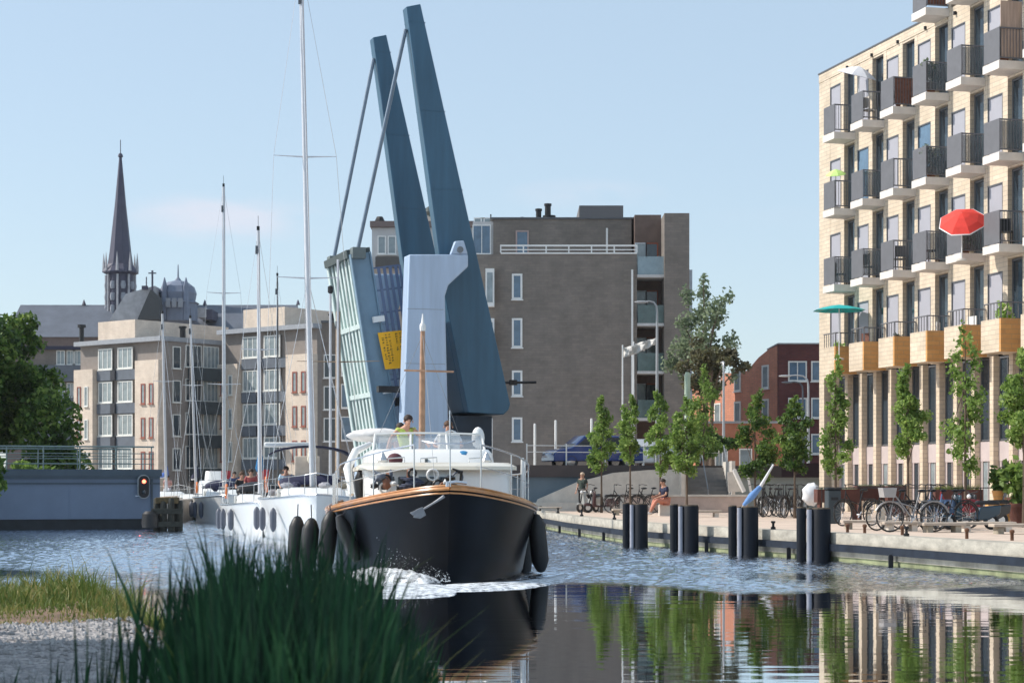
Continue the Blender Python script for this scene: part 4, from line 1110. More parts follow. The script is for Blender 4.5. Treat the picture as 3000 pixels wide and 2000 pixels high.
for s in (2.55, 5.45, LL + .0):
    lbox(MB(), s - .10, s + .10, .02, .52, Y0_ + .15, Y1_ - .15).build('cross_girder', MINT, leaf, smooth=False)
for s, d in ((5.6, .45), (2.6, .42)):
    lbox(MB(), s - .12, s + .12, d, d + .48, .55, .78).build('lamp_box', WHITE, leaf, smooth=False)
lbox(MB(), 1.9, 2.25, .9, 1.9, .7, .95).build('hinge_box', BLACKM, leaf, smooth=False)
lbox(MB(), LL - .1, LL + .22, -.12, .9, Y0_ + .2, Y1_ + .1).build('tip_beam', mat('dark_green_steel', (.06, .08, .08), .6), leaf, smooth=False)
MESH = mat('railing_blue', (.10, .14, .24), .5, 0, .08, 2)
for yy in (Y0_ - .12, Y1_ + .1):
    r = MB()
    for d in (1.05, 1.30, 1.55, 1.80): lbox(r, .2, LL - .7, d - .065, d + .065, yy - .02, yy + .02)
    lbox(r, .2, LL - .7, 1.93, 2.02, yy - .04, yy + .04)
    for s in np.linspace(.2, LL - .7, 9): lbox(r, s - .035, s + .035, .8, 1.95, yy + .021, yy + .06)
    r.build('railing', MESH, leaf, smooth=False)
sg = [bl(*p, .70) for p in ((1106, 975), (1186, 966), (1192, 1066), (1178, 1078), (1128, 1082))]
YEL = mat('sign_yellow', (.95, .47, .004), .5, 0, .04, 3)
sign = MB().prism(sg, .64, .69).build('warning_sign', YEL, db, smooth=False)
m = MB(); rr = random.Random(2)
q0, q1 = Vector(sg[0]), Vector(sg[1])
for j, fx in enumerate((.14, .27, .40, .66, .80, .91)):
    f = .07
    while f < .86:
        ln = rr.uniform(.025, .06)
        if rr.random() < .88 and not (fx > .5 and f > .55 and fx < .9):
            a = Vector(sg[0]).lerp(Vector(sg[1]), fx); b = Vector(sg[4]).lerp(Vector(sg[2]), fx); c = a.lerp(b, f)
            wd = .03 if rr.random() < .5 else .045
            m.box(c.x - wd, c.x + wd, .625, .637, c.y - ln * .6, c.y)
            if rr.random() < .6: m.box(c.x - wd, c.x - wd + .025, .625, .637, c.y - ln * 1.3, c.y - ln * .6 - .001)
        f += ln + .022
m.build('lettering', mat('sign_black', (.02, .015, .01), .6), sign, smooth=False)
# lifting rods
for y, a, b in ((.3, (1194, 82), (1062, 722)), (5.95, (1196, 84), (1064, 712))):
    pa, pb = bl(*a), bl(*b)
    MB().tube([(pa[0], y, pa[1]), (pb[0], y + (.5 if y < 1 else -.5), pb[1])], .085, 8).build('lifting_rod', mat('rod_grey', (.17, .22, .28), .45, .3), db)
    MB().box(pb[0] - .28, pb[0] + .3, y + (.3 if y < 1 else -.9), y + (.85 if y < 1 else -.3), pb[1] - .42, pb[1] + .05).build('rod_anchor', mat('anchor_grey', (.14, .17, .17), .6), db, bevel=.03)
MB().box(-2.6, 4.2, -1.6, 8.2, -.6, 1.9).build('pier', CONCG, db, smooth=False)
pb = bl(1488, 1120, 0); pc = bl(1575, 1119, 0)
MB().tube([(pb[0] - .1, .2, pb[1]), (pc[0], .2, pc[1])], .06, 6).box(pb[0] + .15, pb[0] + .45, .1, .3, pb[1] - .1, pb[1] + .12).build('locking_arm', BLACKM, db)
pb = bl(1108, 1137, -.2)
MB().box(pb[0], pb[0] + 1.0, -.3, .1, pb[1] - .16, pb[1] + .1).build('locking_arm', BLACKM, db, smooth=False)
MB().box(1.0, 2.6, .6, 5.5, 1.9, 4.6).build('machine_room', mat('dark_navy_steel', (.012, .03, .055), .5, 0, .2, 2), db, smooth=False)

# ------------------------------------------------------------------ fixed steel approach at left, railing, signal
def b2w(t, yl, z=0): 
    p = Vector((BX, BY, 0)) + A_ * t + Vector((-A_.y, A_.x, 0)) * yl
    return (p.x, p.y, z)
lw = thing('bridge_abutment', 'long blue grey steel bridge wall over the water at left with a dark base', 'bridge abutment', b2w(-11.9, -3), BRZ)
PLATE = mat('blue_grey_plate', (.13, .175, .25), .5, 0, .10, .8, .05, 6)
PLATED = mat('blue_grey_edge', (.05, .075, .10), .55, 0, .15, 1)
MB().box(-34, 0, 0, 9, .38, 2.0).build('girder', PLATE, lw, smooth=False)
MB().box(-34, .06, -.12, 9.1, 2.003, 2.27).build('deck_edge', PLATED, lw, smooth=False)
MB().box(-34, -.02, -.05, -.003, 1.70, 1.76).box(-34, -.02, -.09, -.003, 1.90, 2.0).build('flange', PLATED, lw, smooth=False)
MB().box(-34, .3, .05, 9, -.5, .375).build('base', mat('wet_dark_timber', (.012, .016, .02), .6, 0, .4, 2), lw, smooth=False)
for x in (-3.4, -8.6, -13.8): MB().box(x - .02, x + .02, -.02, -.002, .4, 1.69).build('stiffener', PLATE, lw, smooth=False)
MB().box(-.35, -.28, -.06, -.003, .4, 1.9).build('stiffener', PLATED, lw, smooth=False)
rl = thing('bridge_railing', 'grey green tube railing along the top of the steel bridge wall', 'railing', b2w(-11.9, -3, 2.275), BRZ)
RG = mat('railing_grey_green', (.16, .22, .22), .5, .2, .1, 3)
for z, r in ((.86, .035), (.60, .018), (.40, .018), (.2, .018)):
    MB().tube([(-33, .2, z), (-.2, .2, z)], r, 6).build('rail', RG, rl)
x = -.3
while x > -33:
    MB().tube([(x, .2, 0), (x, .2, .86)], .026, 6).build('post', RG, rl); x -= 1.35
r2 = thing('bridge_railing', 'second railing behind it along the far side of the steel bridge wall', 'railing', b2w(-11.9, 4.5, 2.275), BRZ)
for z, r in ((.9, .035), (.6, .018), (.3, .018)): MB().tube([(-33, .2, z), (-.2, .2, z)], r, 6).build('rail', RG, r2)
x = -.8
while x > -33:
    MB().tube([(x, .2, 0), (x, .2, .9)], .026, 6).build('post', RG, r2); x -= 1.6
ts = thing('boat_signal', 'black boat traffic signal with a red light on the steel bridge wall', 'traffic signal', b2w(-12.55, -3.16, 1.15), BRZ)
m = MB(); 
def rrect(w_, h, r, n=5):
    pts = []
    for cx, cz, a0 in ((w_ / 2 - r, h / 2 - r, 0), (-w_ / 2 + r, h / 2 - r, 90), (-w_ / 2 + r, -h / 2 + r, 180), (w_ / 2 - r, -h / 2 + r, 270)):
        for i in range(n + 1):
            a = math.radians(a0 + 90 * i / n); pts.append((cx + r * math.cos(a), cz + r * math.sin(a)))
    return pts
dz = vz(1425, 73.2) - 1.15
MB().prism([(x, z + dz) for x, z in rrect(.46, .92, .22)], -.03, .0).build('backing_board', mat('signal_rim', (.35, .38, .4), .5), ts, ang=50)
MB().prism([(x, z + dz) for x, z in rrect(.38, .84, .18)], -.16, -.032).build('housing', BLACKM, ts, ang=50)
MB().lathe([(.075, 0), (.06, .02), (.0, .03)], (0, 0, 0), 12).xf(Matrix.Translation((0, -.165, dz + .2)) @ Matrix.Rotation(PI / 2, 4, 'X')).build('red_lamp', mat('red_lamp', (.9, .15, .1), .3, 0, 0, emit=((1, .12, .06), 6)), ts)
MB().lathe([(.075, 0), (.06, .02), (.0, .03)], (0, 0, 0), 12).xf(Matrix.Translation((0, -.165, dz - .2)) @ Matrix.Rotation(PI / 2, 4, 'X')).build('unlit_lamp', GLASS, ts)
MB().tube([(-.32, -.04, -.35 + dz), (-.1, -.04, -.35 + dz)], .02, 6).build('bracket', STEEL, ts)
# timber dolphin at its corner
dp = thing('timber_dolphin', 'dark algae covered timber mooring structure at the corner of the steel bridge wall', 'mooring dolphin', (ux(493, 70), 70, 0), .1)
for i, (x, y) in enumerate(((-.42, 0), (-.16, -.12), (.12, -.15), (.40, .0), (-.3, .4), (.3, .4))):
    MB().lathe([(.13, -1), (.125, .5), (.12, 1.15 - .1 * (i % 2)), (.08, 1.2 - .1 * (i % 2))], (x, y, 0), 9).build('pile', DKWOOD, dp)
for z in (.15, .62): MB().box(-.58, .55, -.32, -.24, z, z + .2).build('plank', DKWOOD, dp, bevel=.01)
MB().box(-.45, .38, -.2, .45, 1.0, 1.22).build('cap', mat('mossy_wood', (.09, .065, .03), .9, 0, .4, 6), dp, bevel=.02)
MB().lathe([(.30, 0), (.33, .15), (.30, .5), (.2, .6)], (-.62, -.2, .12), 10).build('rubber_fender', RUBBER, dp)

# ------------------------------------------------------------------ right approach road, walls, ramp
ROADM = mat('asphalt', (.06, .06, .065), .9, 0, .15, 3, .3, 30)
rd = MB(); c = [b2w(t, yl, 0) for t, yl in ((3.5, -1.5), (62, -1.5), (62, 7.5), (3.5, 7.5))]
rd.prism([(x, y) for x, y, z in c], 1.6, 2.35, 'z'); struct(rd.build('road', ROADM, smooth=False))
rw_ = thing('retaining_wall', 'blue grey retaining wall with dark kerb under the street with the blue car', 'retaining wall', b2w(3.5, -1.6), BRZ)
MB().box(-1, 9, -.1, .0, -.4, 2.0).build('wall', mat('blue_grey_concrete', (.15, .20, .24), .8, 0, .12, .8, .2, 20), rw_, smooth=False)
MB().box(-1, 11.5, -.25, .1, 2.003, 2.5).build('kerb', mat('dark_brown_kerb', (.075, .062, .062), .8, 0, .15, 1), rw_, smooth=False)
MB().box(9.003, 58, -.1, .0, -.4, 2.0).build('panel_wall', mat('pale_green_grey_panel', (.40, .44, .42), .7, 0, .08, 1), rw_, smooth=False)
MB().box(11.503, 58, -.25, .1, 2.003, 2.62).build('parapet', mat('dark_maroon_parapet', (.035, .018, .026), .6, 0, .2, 1), rw_, smooth=False)
sr = thing('street_railing', 'white posts and rail along the street kerb in front of the blue car', 'railing', b2w(3.5, -1.4, 2.5), BRZ)
for z in (.55, .82): MB().tube([(0, 0, z), (8.8, 0, z)], .02, 6).build('rail', WHITE, sr)
for i in range(6): MB().tube([(i * 1.75, 0, 0), (i * 1.75, 0, .9)], .032, 6).build('post', WHITE, sr)
for i, (u, vt, lab) in enumerate(((1567, 1240, 'tall white post left of the blue car'), (1628, 1230, 'tall white post directly behind the blue car'), (1733, 1225, 'tall white post at the right end of the blue car'), (1440, 1225, 'white post beside the doorway under the counterweight'))):
    Y = 95
    t = thing('white_post', lab, 'post', (ux(u, Y), Y, 2.35), 0, 'white posts along the street')
    h = vz(vt, Y) - 2.35
    MB().lathe([(.09, 0), (.09, .1), (.06, .12), (.06, h - .06), (.045, h)], n=8).build('shaft', WHITE, t)
# ramp, low walls and stairs below the street
rp = thing('concrete_ramp', 'pale sunlit concrete ramp rising to the street behind the parked bicycles', 'ramp', (ux(1780, 79), 79, .6), 0)
X = lambda u: ux(u, 79) - ux(1780, 79)
zr = lambda v: vz(v, 79) - .6
MB().prism([(X(1560), 0), (X(1575), zr(1462)), (X(1690), zr(1412)), (X(1800), zr(1384)), (X(1900), zr(1376)), (X(2010), zr(1374)), (X(2010), 0)], 0, 2.5).build('slope', CONC, rp, smooth=False)
MB().box(X(1560), X(2010), -.35, -.003, 0, .35).build('kerb', CONC, rp, smooth=False)
st = thing('stairway', 'grey concrete stairs going up to the street between the pale ramp and the panel wall', 'stairs', (ux(2075, 78), 78, .6), 0)
for i in range(11): MB().box(-.95, .95, i * .3, i * .3 + .33, 0, .165 * (i + 1)).build('step', mat('stair_grey', (.22, .21, .20), .85, 0, .15, 3), st, smooth=False)
MB().box(-1.1, -.953, 0, 3.4, 0, 2.05).build('side_wall', CONC, st, smooth=False)
MB().box(.953, 1.1, 0, 3.4, 0, 2.05).build('side_wall', CONC, st, smooth=False)
for x in (-1.0, .0, 1.0):
    MB().tube([(x, .1, .9), (x, 3.3, 2.75)], .025, 6).tube([(x, .1, 0), (x, .1, .9)], .025, 6).tube([(x, 3.3, 2.0), (x, 3.3, 2.75)], .025, 6).build('handrail', mat('grey_tube', (.2, .22, .24), .5), st)
lwall = thing('low_wall', 'long low pinkish concrete wall behind the bicycles on the promenade', 'wall', (ux(2000, 74), 74, .6), 0)
MB().box(ux(1830, 74) - ux(2000, 74), ux(2190, 74) - ux(2000, 74), 0, .35, 0, .62).build('wall', mat('pink_concrete', (.50, .40, .35), .85, 0, .15, 2), lwall, smooth=False)
MB().box(ux(1825, 74) - ux(2000, 74), ux(2195, 74) - ux(2000, 74), -.04, .39, .623, .70).build('coping', CONC, lwall, smooth=False)
ws = thing('white_frame_sign', 'tilted white framed board leaning beside the stairs', 'board', (ux(2165, 77), 77, .6), 0)
def slant(u0, v0, u1, v1, r, Y, ox_, nm, m_, p): MB().tube([(ux(u0, Y) - ox_, 0, vz(v0, Y) - .6), (ux(u1, Y) - ox_, 0, vz(v1, Y) - .6)], r, 6).build(nm, m_, p)
ox_ = ux(2165, 77)
slant(2150, 1375, 2180, 1440, .09, 77, ox_, 'side_bar', WHITE, ws); slant(2185, 1365, 2200, 1440, .05, 77, ox_, 'side_bar', WHITE, ws)
MB().prism([(ux(2135, 77) - ox_, vz(1440, 77) - .6), (ux(2172, 77) - ox_, vz(1440, 77) - .6), (ux(2150, 77) - ox_, vz(1382, 77) - .6), (ux(2132, 77) - ox_, vz(1382, 77) - .6)], .1, .15).build('board', CONC, ws, smooth=False)

# ------------------------------------------------------------------ street lamps and flags
def lamp(name, lab, base, h, arms, armlen, m_=None, grp='street lamps'):
    t = thing(name, lab, 'street lamp', base, 0, grp); m_ = m_ or mat('lamp_pole_grey', (.42, .43, .44), .45, .3, .05, 3)
    MB().tube([(0, 0, 0), (0, 0, h * .3), (0, 0, h - .5)], [.09, .075, .05], 8).build('pole', m_, t)
    for a in arms:
        dx, dy = armlen * math.cos(a), armlen * math.sin(a)
        arm = MB().tube([(0, 0, h - .5), (dx * .05, dy * .05, h - .2), (dx * .25, dy * .25, h - .02), (dx * .6, dy * .6, h + .03), (dx, dy, h)], [.05, .045, .04, .035, .03], 7).build('arm', m_, t)
        hd = MB().ell((0, 0, 0), (.34, .12, .06), 10, 6); hd.xf(Matrix.Translation((dx * 1.15, dy * 1.15, h - .01)) @ Matrix.Rotation(a, 4, 'Z'))
        hd.build('lamp_head', m_, arm)
    return t
lamp('street_lamp', 'tall grey street lamp with a curved arm in front of the grey flats', (ux(1925, 88), 88, 2.35), vz(884, 88) - 2.35, (PI,), .62)
lamp('street_lamp', 'street lamp with its long head pointing left in front of the shaded red brick block', (ux(2368, 100), 100, 2.3), vz(1100, 100) - 2.3, (PI - .15,), 1.05)
lamp('street_lamp', 'street lamp close left of the other one in front of the shaded red brick block', (ux(2352, 106), 106, 2.3), vz(1120, 106) - 2.3, (PI + .2,), .8, mat('lamp_pole_dark', (.06, .07, .09), .5))
lamp('street_lamp', 'short thin lamp post among the leaves right of the bushy tall young tree', (ux(2120, 100), 100, 2.3), vz(1060, 100) - 2.3, (PI * .5,), .4)
FLG = mat('flag_cloth', (.62, .60, .56), .8, 0, .25, 5)
for i, (u, vt, lab) in enumerate(((1824, 1010, 'white flagpole with a pale flag blowing right, the nearer left one'), (1856, 1000, 'white flagpole with a pale flag blowing right, just right of the other'))):
    Y = 93 + 2 * i
    t = thing('flagpole', lab, 'flagpole', (ux(u, Y), Y, 2.35), 0, 'flagpoles by the grey flats'); h = vz(vt, Y) - 2.35
    MB().tube([(0, 0, 0), (0, 0, h)], [.06, .035], 7).build('pole', WHITE, t)
    rows = []
    for a in range(9):
        rows.append([(.05 + a * .13, .10 * math.sin(a * 1.3 + b * .7), h - .12 + a * .035 * (1 if i else .6) - b * .13 * (1 - .05 * a) - .02 * math.sin(a * 2 + b)) for b in range(5)])
    m = MB().grid(rows); o = m.build('flag', FLG, t); s = o.modifiers.new('thick', 'SOLIDIFY'); s.thickness = .01
t = thing('pale_green_pole', 'thick pale green pole between the young trees left of the bushy tall one', 'pole', (ux(2014, 84), 84, 2.0), 0)
MB().lathe([(.13, -1.4), (.13, vz(1092, 84) - 2.1), (.08, vz(1090, 84) - 2.0)], n=10).build('shaft', mat('pale_green_paint', (.45, .55, .42), .6), t)

# ------------------------------------------------------------------ cars on the street
def car(lab, loc, rz, body, h=1.45, L=4.1, cat='car', van=False):
    t = thing('parked_car', lab, cat, loc, rz)
    W2 = .86
    if van: prof = [(-L / 2, .35), (-L / 2, .9), (-L / 2 + .35, 1.05), (-L / 2 + 1.0, h * .98), (L / 2 - .2, h), (L / 2, .9), (L / 2, .35)]
    else: prof = [(-L / 2, .33), (-L / 2 + .03, .68), (-L / 2 + .2, .82), (-L / 2 + .85, .93), (-L / 2 + 1.5, h - .03), (-L / 2 + 2.1, h), (L / 2 - .8, h - .08), (L / 2 - .2, .98), (L / 2, .85), (L / 2 + .02, .36)]
    # body with tucked-in greenhouse
    vs = []; n = len(prof)
    for y, k in ((-W2, 1), (W2, 1)):
        for x, z in prof:
            tuck = .16 * max(0, (z - .9) / (h - .9)) if h > .9 else 0
            vs.append((x, y - math.copysign(tuck, y), z))
    fs = [tuple(range(n)), tuple(range(2 * n - 1, n - 1, -1))] + [(i, i + n, (i + 1) % n + n, (i + 1) % n) for i in range(n)]
    MB().add(vs, fs).build('body', body, t, ang=50, bevel=.04)
    g = MB(); yy = W2 - .05
    for s_ in (-1, 1):
        pts = [(-L / 2 + 1.0, .97), (-L / 2 + 1.58, h - .1), (L / 2 - .95, h - .14), (L / 2 - .45, 1.0)] if not van else [(-L / 2 + .6, 1.0), (-L / 2 + 1.1, h - .15), (L / 2 - 1.8, h - .12), (L / 2 - 1.8, 1.0)]
        vs = [(x, s_ * (W2 + .012 - .16 * max(0, (z - .9) / (h - .9))), z) for x, z in pts]; g.add(vs + [(x, y - s_ * .02, z) for x, y, z in vs], [(0, 1, 2, 3), (7, 6, 5, 4), (0, 4, 5, 1), (1, 5, 6, 2), (2, 6, 7, 3), (3, 7, 4, 0)])
    g.build('side_window', GLASS, t, smooth=False)
    a, b = ((-L / 2 + .9, .97), (-L / 2 + 1.46, h - .09)) if not van else ((-L / 2 + .38, 1.08), (-L / 2 + .96, h - .12))
    vs = [(a[0] - .012, -.68, a[1]), (a[0] - .012, .68, a[1]), (b[0] - .012, .6, b[1]), (b[0] - .012, -.6, b[1])]
    MB().add(vs + [(x + .03, y, z) for x, y, z in vs], [(0, 1, 2, 3), (7, 6, 5, 4), (0, 4, 5, 1), (1, 5, 6, 2), (2, 6, 7, 3), (3, 7, 4, 0)]).build('windscreen', GLASSL if van else GLASS, t, smooth=False)
    for x in (-L / 2 + .8, L / 2 - .75):
        for s_ in (-1, 1):
            wl = MB().torus((0, 0, 0), .25, .085, 18, 8, 'y').xf(Matrix.Translation((x, s_ * (W2 - .08), .32))).build('wheel', RUBBER, t)
            MB().lathe([(.19, -.06), (.19, .06), (.05, .075)], n=12).xf(Matrix.Translation((x, s_ * (W2 - .08), .32)) @ Matrix.Rotation(-s_ * PI / 2, 4, 'X')).build('rim', STEEL, wl)
    for s_ in (-1, 1):
        MB().ell((-L / 2 + .1, s_ * .62, .68), (.12, .16, .07), 10, 6).build('headlight', mat('headlamp', (.7, .7, .7), .1), t)
        MB().ell((L / 2 - .06, s_ * .68, .82), (.08, .12, .1), 8, 6).build('tail_light', mat('tail_lamp', (.35, .01, .01), .2), t)
    return t
car('dark blue hatchback parked on the street behind the white railing', b2w(7.55, 1.6, 2.36), BRZ, mat('car_blue', (.006, .05, .24), .25, .1, 0, coat=.6), 1.5, 4.2)
car('silver grey car facing the bridge, half hidden by a young tree', (ux(1905, 90), 90.5, 2.35), BRZ + .9, mat('car_silver', (.42, .44, .46), .3, .4, 0, coat=.5), 1.5, 4.2)
# ------------------------------------------------------------------ people
def skin(name, V, Ed, m_, parent, root=0, sub=2):
    me = bpy.data.meshes.new(name); me.from_pydata([v[0] for v in V], Ed, []); me.update()
    o = bpy.data.objects.new(name, me); COL.objects.link(o); o.parent = parent; me.materials.append(m_)
    md = o.modifiers.new('skin', 'SKIN'); md.use_smooth_shade = True; md.branch_smoothing = .3
    if not me.skin_vertices: 
        raise RuntimeError('no skin layer')
    sv = me.skin_vertices[0].data
    for i, v in enumerate(V):
        r = v[1]; sv[i].radius = (r, r) if not isinstance(r, tuple) else r
        sv[i].use_root = (i == root)
    s = o.modifiers.new('sub', 'SUBSURF'); s.levels = s.render_levels = sub
    return o
BASE = dict(pel=(0, 0, .93), waist=(0, 0, 1.10), chest=(0, .01, 1.30), neck=(0, 0, 1.46), head=(0, -.015, 1.56), crown=(0, -.01, 1.65),
            shl=(.17, 0, 1.40), ell=(.24, .03, 1.13), wrl=(.25, -.08, .90), shr=(-.17, 0, 1.40), elr=(-.24, .03, 1.13), wrr=(-.25, -.08, .90),
            hil=(.09, 0, .90), knl=(.10, -.03, .50), anl=(.10, .02, .09), hir=(-.09, 0, .90), knr=(-.10, -.03, .50), anr=(-.10, .02, .09))
def person(lab, loc, rz, pose=None, shirt=None, trousers=None, hair=None, scale=1.0, sleeves=True, vest=None, shorts=False, shoes=None):
    J = dict(BASE); J.update(pose or {}); J = {k: Vector(v) for k, v in J.items()}
    t = thing('person', lab, 'person', loc, rz); t.scale = (scale,) * 3
    V = []; Ed = []; ix = {}
    def v(k, p, r): ix[k] = len(V); V.append((tuple(p), r)); return ix[k]
    R = dict(pel=.125, waist=.115, chest=.13, neck=.052, head=.088, crown=.07, shl=.06, shr=.06, ell=.038, elr=.038, wrl=.026, wrr=.026, hil=.085, hir=.085, knl=.058, knr=.058, anl=.036, anr=.036)
    for k in ('pel', 'waist', 'chest', 'neck', 'head', 'crown', 'shl', 'ell', 'wrl', 'shr', 'elr', 'wrr', 'hil', 'knl', 'anl', 'hir', 'knr', 'anr'): v(k, J[k], R[k])
    E_ = [('pel', 'waist'), ('waist', 'chest'), ('chest', 'neck'), ('neck', 'head'), ('head', 'crown'), ('chest', 'shl'), ('shl', 'ell'), ('ell', 'wrl'), ('chest', 'shr'), ('shr', 'elr'), ('elr', 'wrr'),
          ('pel', 'hil'), ('hil', 'knl'), ('knl', 'anl'), ('pel', 'hir'), ('hir', 'knr'), ('knr', 'anr')]
    Ed = [(ix[a], ix[b]) for a, b in E_]
    fwd = Vector((0, -1, 0))
    # nose, ears, feet
    for nm, off, r in (('nose', (0, -.085, -.015), .014),):
        i = v(nm, J['head'] + Vector(off), r); Ed.append((ix['head'], i))
    for s_, a in (('l', 'anl'), ('r', 'anr')):
        sh = J[a] - J['kn' + s_]; f = (fwd if abs(sh.normalized().y) < .8 else Vector((0, 0, 1)))
        i = v('toe' + s_, J[a] + f * .14 + Vector((0, 0, -.05)) * (1 if f is fwd else 0), .03); Ed.append((ix[a], i))
        # hand: palm, four fingers and a thumb, slightly curled
        w_ = J['wr' + s_]; d = (w_ - J['el' + s_]).normalized(); side = d.cross(Vector((0, 1, .2))).normalized(); nrm = d.cross(side)
        pi = v('palm' + s_, w_ + d * .065, .026); Ed.append((ix['wr' + s_], pi))
        for q in range(4):
            o_ = side * (q - 1.5) * .021
            L_ = (.030, .036, .034, .026)[q]
            a1 = v('f%s%da' % (s_, q), w_ + d * .10 + o_, .0095); a2 = v('f%s%db' % (s_, q), w_ + d * (.10 + L_) + o_ + nrm * .012, .008); a3 = v('f%s%dc' % (s_, q), w_ + d * (.10 + L_ * 1.6) + o_ + nrm * .032, .007)
            Ed += [(pi, a1), (a1, a2), (a2, a3)]
        a1 = v('t%sa' % s_, w_ + d * .05 + side * .045 + nrm * .01, .010); a2 = v('t%sb' % s_, w_ + d * .085 + side * .058 + nrm * .025, .008); Ed += [(pi, a1), (a1, a2)]
    skin('body', V, Ed, SKIN, t, 0, 1)
    def cloth(name, keys, edges, rr, m_):
        VV = [(tuple(J[k]) if isinstance(k, str) else tuple(k[1]), rr[i]) for i, k in enumerate(keys)]
        return skin(name, VV, edges, m_, t, 0, 1)
    half = lambda a, b, f=.5: J[a].lerp(J[b], f)
    cloth('shirt', ['waist', 'chest', 'shl', ('x', half('shl', 'ell', .75 if sleeves else .2)), 'shr', ('x', half('shr', 'elr', .75 if sleeves else .2)), 'pel', ('x', half('chest', 'neck', .6))],
          [(6, 0), (0, 1), (1, 2), (2, 3), (1, 4), (4, 5), (1, 7)], [.145, .158, .082, .06, .082, .06, .148, .085], shirt or WHITE)
    cloth('shorts' if shorts else 'trousers', ['pel', 'hil', ('x', half('hil', 'knl', .8) if shorts else J['knl']), ('x', half('hil', 'knl', .85) if shorts else half('knl', 'anl', .9)), 'hir', ('x', half('hir', 'knr', .8) if shorts else J['knr']), ('x', half('hir', 'knr', .85) if shorts else half('knr', 'anr', .9))],
          [(0, 1), (1, 2), (2, 3), (0, 4), (4, 5), (5, 6)], [.14, .10, .075, .07 if shorts else .055, .10, .075, .07 if shorts else .055], trousers or NAVY)
    hm = hair or HAIRD; h = J['head']; up = (J['crown'] - J['head']).normalized()
    m = MB().ell((0, .022, .052), (.098, .108, .094), 12, 8, lambda p: 1 if (p.z > -.15 or p.y > .2) else .75); m.xf(Matrix.Translation(h) @ up.to_track_quat('Z', 'Y').to_matrix().to_4x4() if abs(up.z) < .95 else Matrix.Translation(h))
    m.build('hair', hm, t)
    for s_ in (-1, 1):
        MB().ell((h.x + s_ * .033, h.y - .086, h.z + .015), (.013, .008, .009), 8, 6).build('eye', BLACKM, t)
        MB().ell((h.x + s_ * .092, h.y + .005, h.z), (.012, .022, .03), 8, 6).build('ear', SKIN, t)
    MB().ell((h.x, h.y - .086, h.z - .05), (.022, .008, .006), 8, 5).build('mouth', mat('lips', (.35, .10, .09), .5), t)
    if shoes:
        for a in ('anl', 'anr'): MB().ell(tuple(J[a] + Vector((0, -.06, -.035))), (.048, .13, .05), 10, 6).build('shoe', shoes, t)
    return t
SIT = lambda h, f=.42: dict(pel=(0, 0, h + .10), waist=(0, 0, h + .26), chest=(0, -.02, h + .46), neck=(0, -.03, h + .62), head=(0, -.05, h + .72), crown=(0, -.05, h + .81),
                            shl=(.17, -.02, h + .56), ell=(.23, -.08, h + .30), wrl=(.18, -.30, h + .20), shr=(-.17, -.02, h + .56), elr=(-.23, -.08, h + .30), wrr=(-.18, -.30, h + .20),
                            hil=(.09, 0, h + .08), knl=(.11, -f, h + .09), anl=(.11, -f - .03, h - .34), hir=(-.09, 0, h + .08), knr=(-.11, -f, h + .09), anr=(-.11, -f - .03, h - .34))

# ------------------------------------------------------------------ hulls
def interp(xs_, ys_, t): return float(np.interp(t, xs_, ys_))
def hull_mb(L, beam, zb, zm, zs, rake=.6, full=.42, wl=.8, draft=.35, n=22, m=11, flare=1.6, close=True, transom=.8, wf=1.35, wp=1.0):
    """stations from bow (y=-rake at deck) to stern; returns MB, deck rim (left/right points)"""
    rows = []; rim = []
    for i in range(n + 1):
        t = (i / n) ** 1.5
        bd = beam / 2 * min(1, math.sin(min(1, t / full) * PI / 2) ** .62) * (1 if t < .6 else 1 - (1 - transom) * ((t - .6) / .4) ** 2)
        bw = beam / 2 * wl * min(1, math.sin(min(1, t / (full * wf)) * PI / 2) ** wp) * (1 if t < .6 else 1 - (1 - transom) * ((t - .6) / .4) ** 2)
        zd = zm + (zb - zm) * (1 - min(1, t / .5)) ** 2 + (zs - zm) * max(0, (t - .5) / .5) ** 2
        row = []
        for j in range(m):
            q = j / (m - 1)       # 0 deck .. 1 keel
            z = zd + (-draft - zd) * q
            zq = max(0, min(1, z / zd))
            b = bw + (bd - bw) * zq ** flare if z > 0 else bw * (1 - (-z / draft) ** 1.4 * .85)
            yb = -rake * zq ** 1.2 if z > 0 else 0
            y = yb * (1 - t) + (L) * t
            row.append((b, y, z))
        rows.append(row); rim.append((row[0][0], row[0][1], row[0][2]))
    mb = MB()
    mb.grid([[(x, y, z) for x, y, z in r] for r in rows])
    mb.grid([[(-x, y, z) for x, y, z in reversed(r)] for r in rows])
    if close:
        r = rows[-1]; mb.add([(x, y, z) for x, y, z in r] + [(-x, y, z) for x, y, z in reversed(r)], [tuple(range(2 * m))])
    return mb, rim
def deck_mb(rim, drop=.04, inset=.97, crown=.05):
    return MB().grid([[(x * k * inset, y + .02, z - drop + crown * (1 - k * k)) for k in (-1, -.5, 0, .5, 1)] for x, y, z in rim])
def rimtube(rim, dz, r, s_, out=1.0, i0=0, i1=None, n=6):
    pts = [(x * s_ * out, y, z + dz) for x, y, z in rim[i0:i1]]
    return MB().tube(pts, r, n)

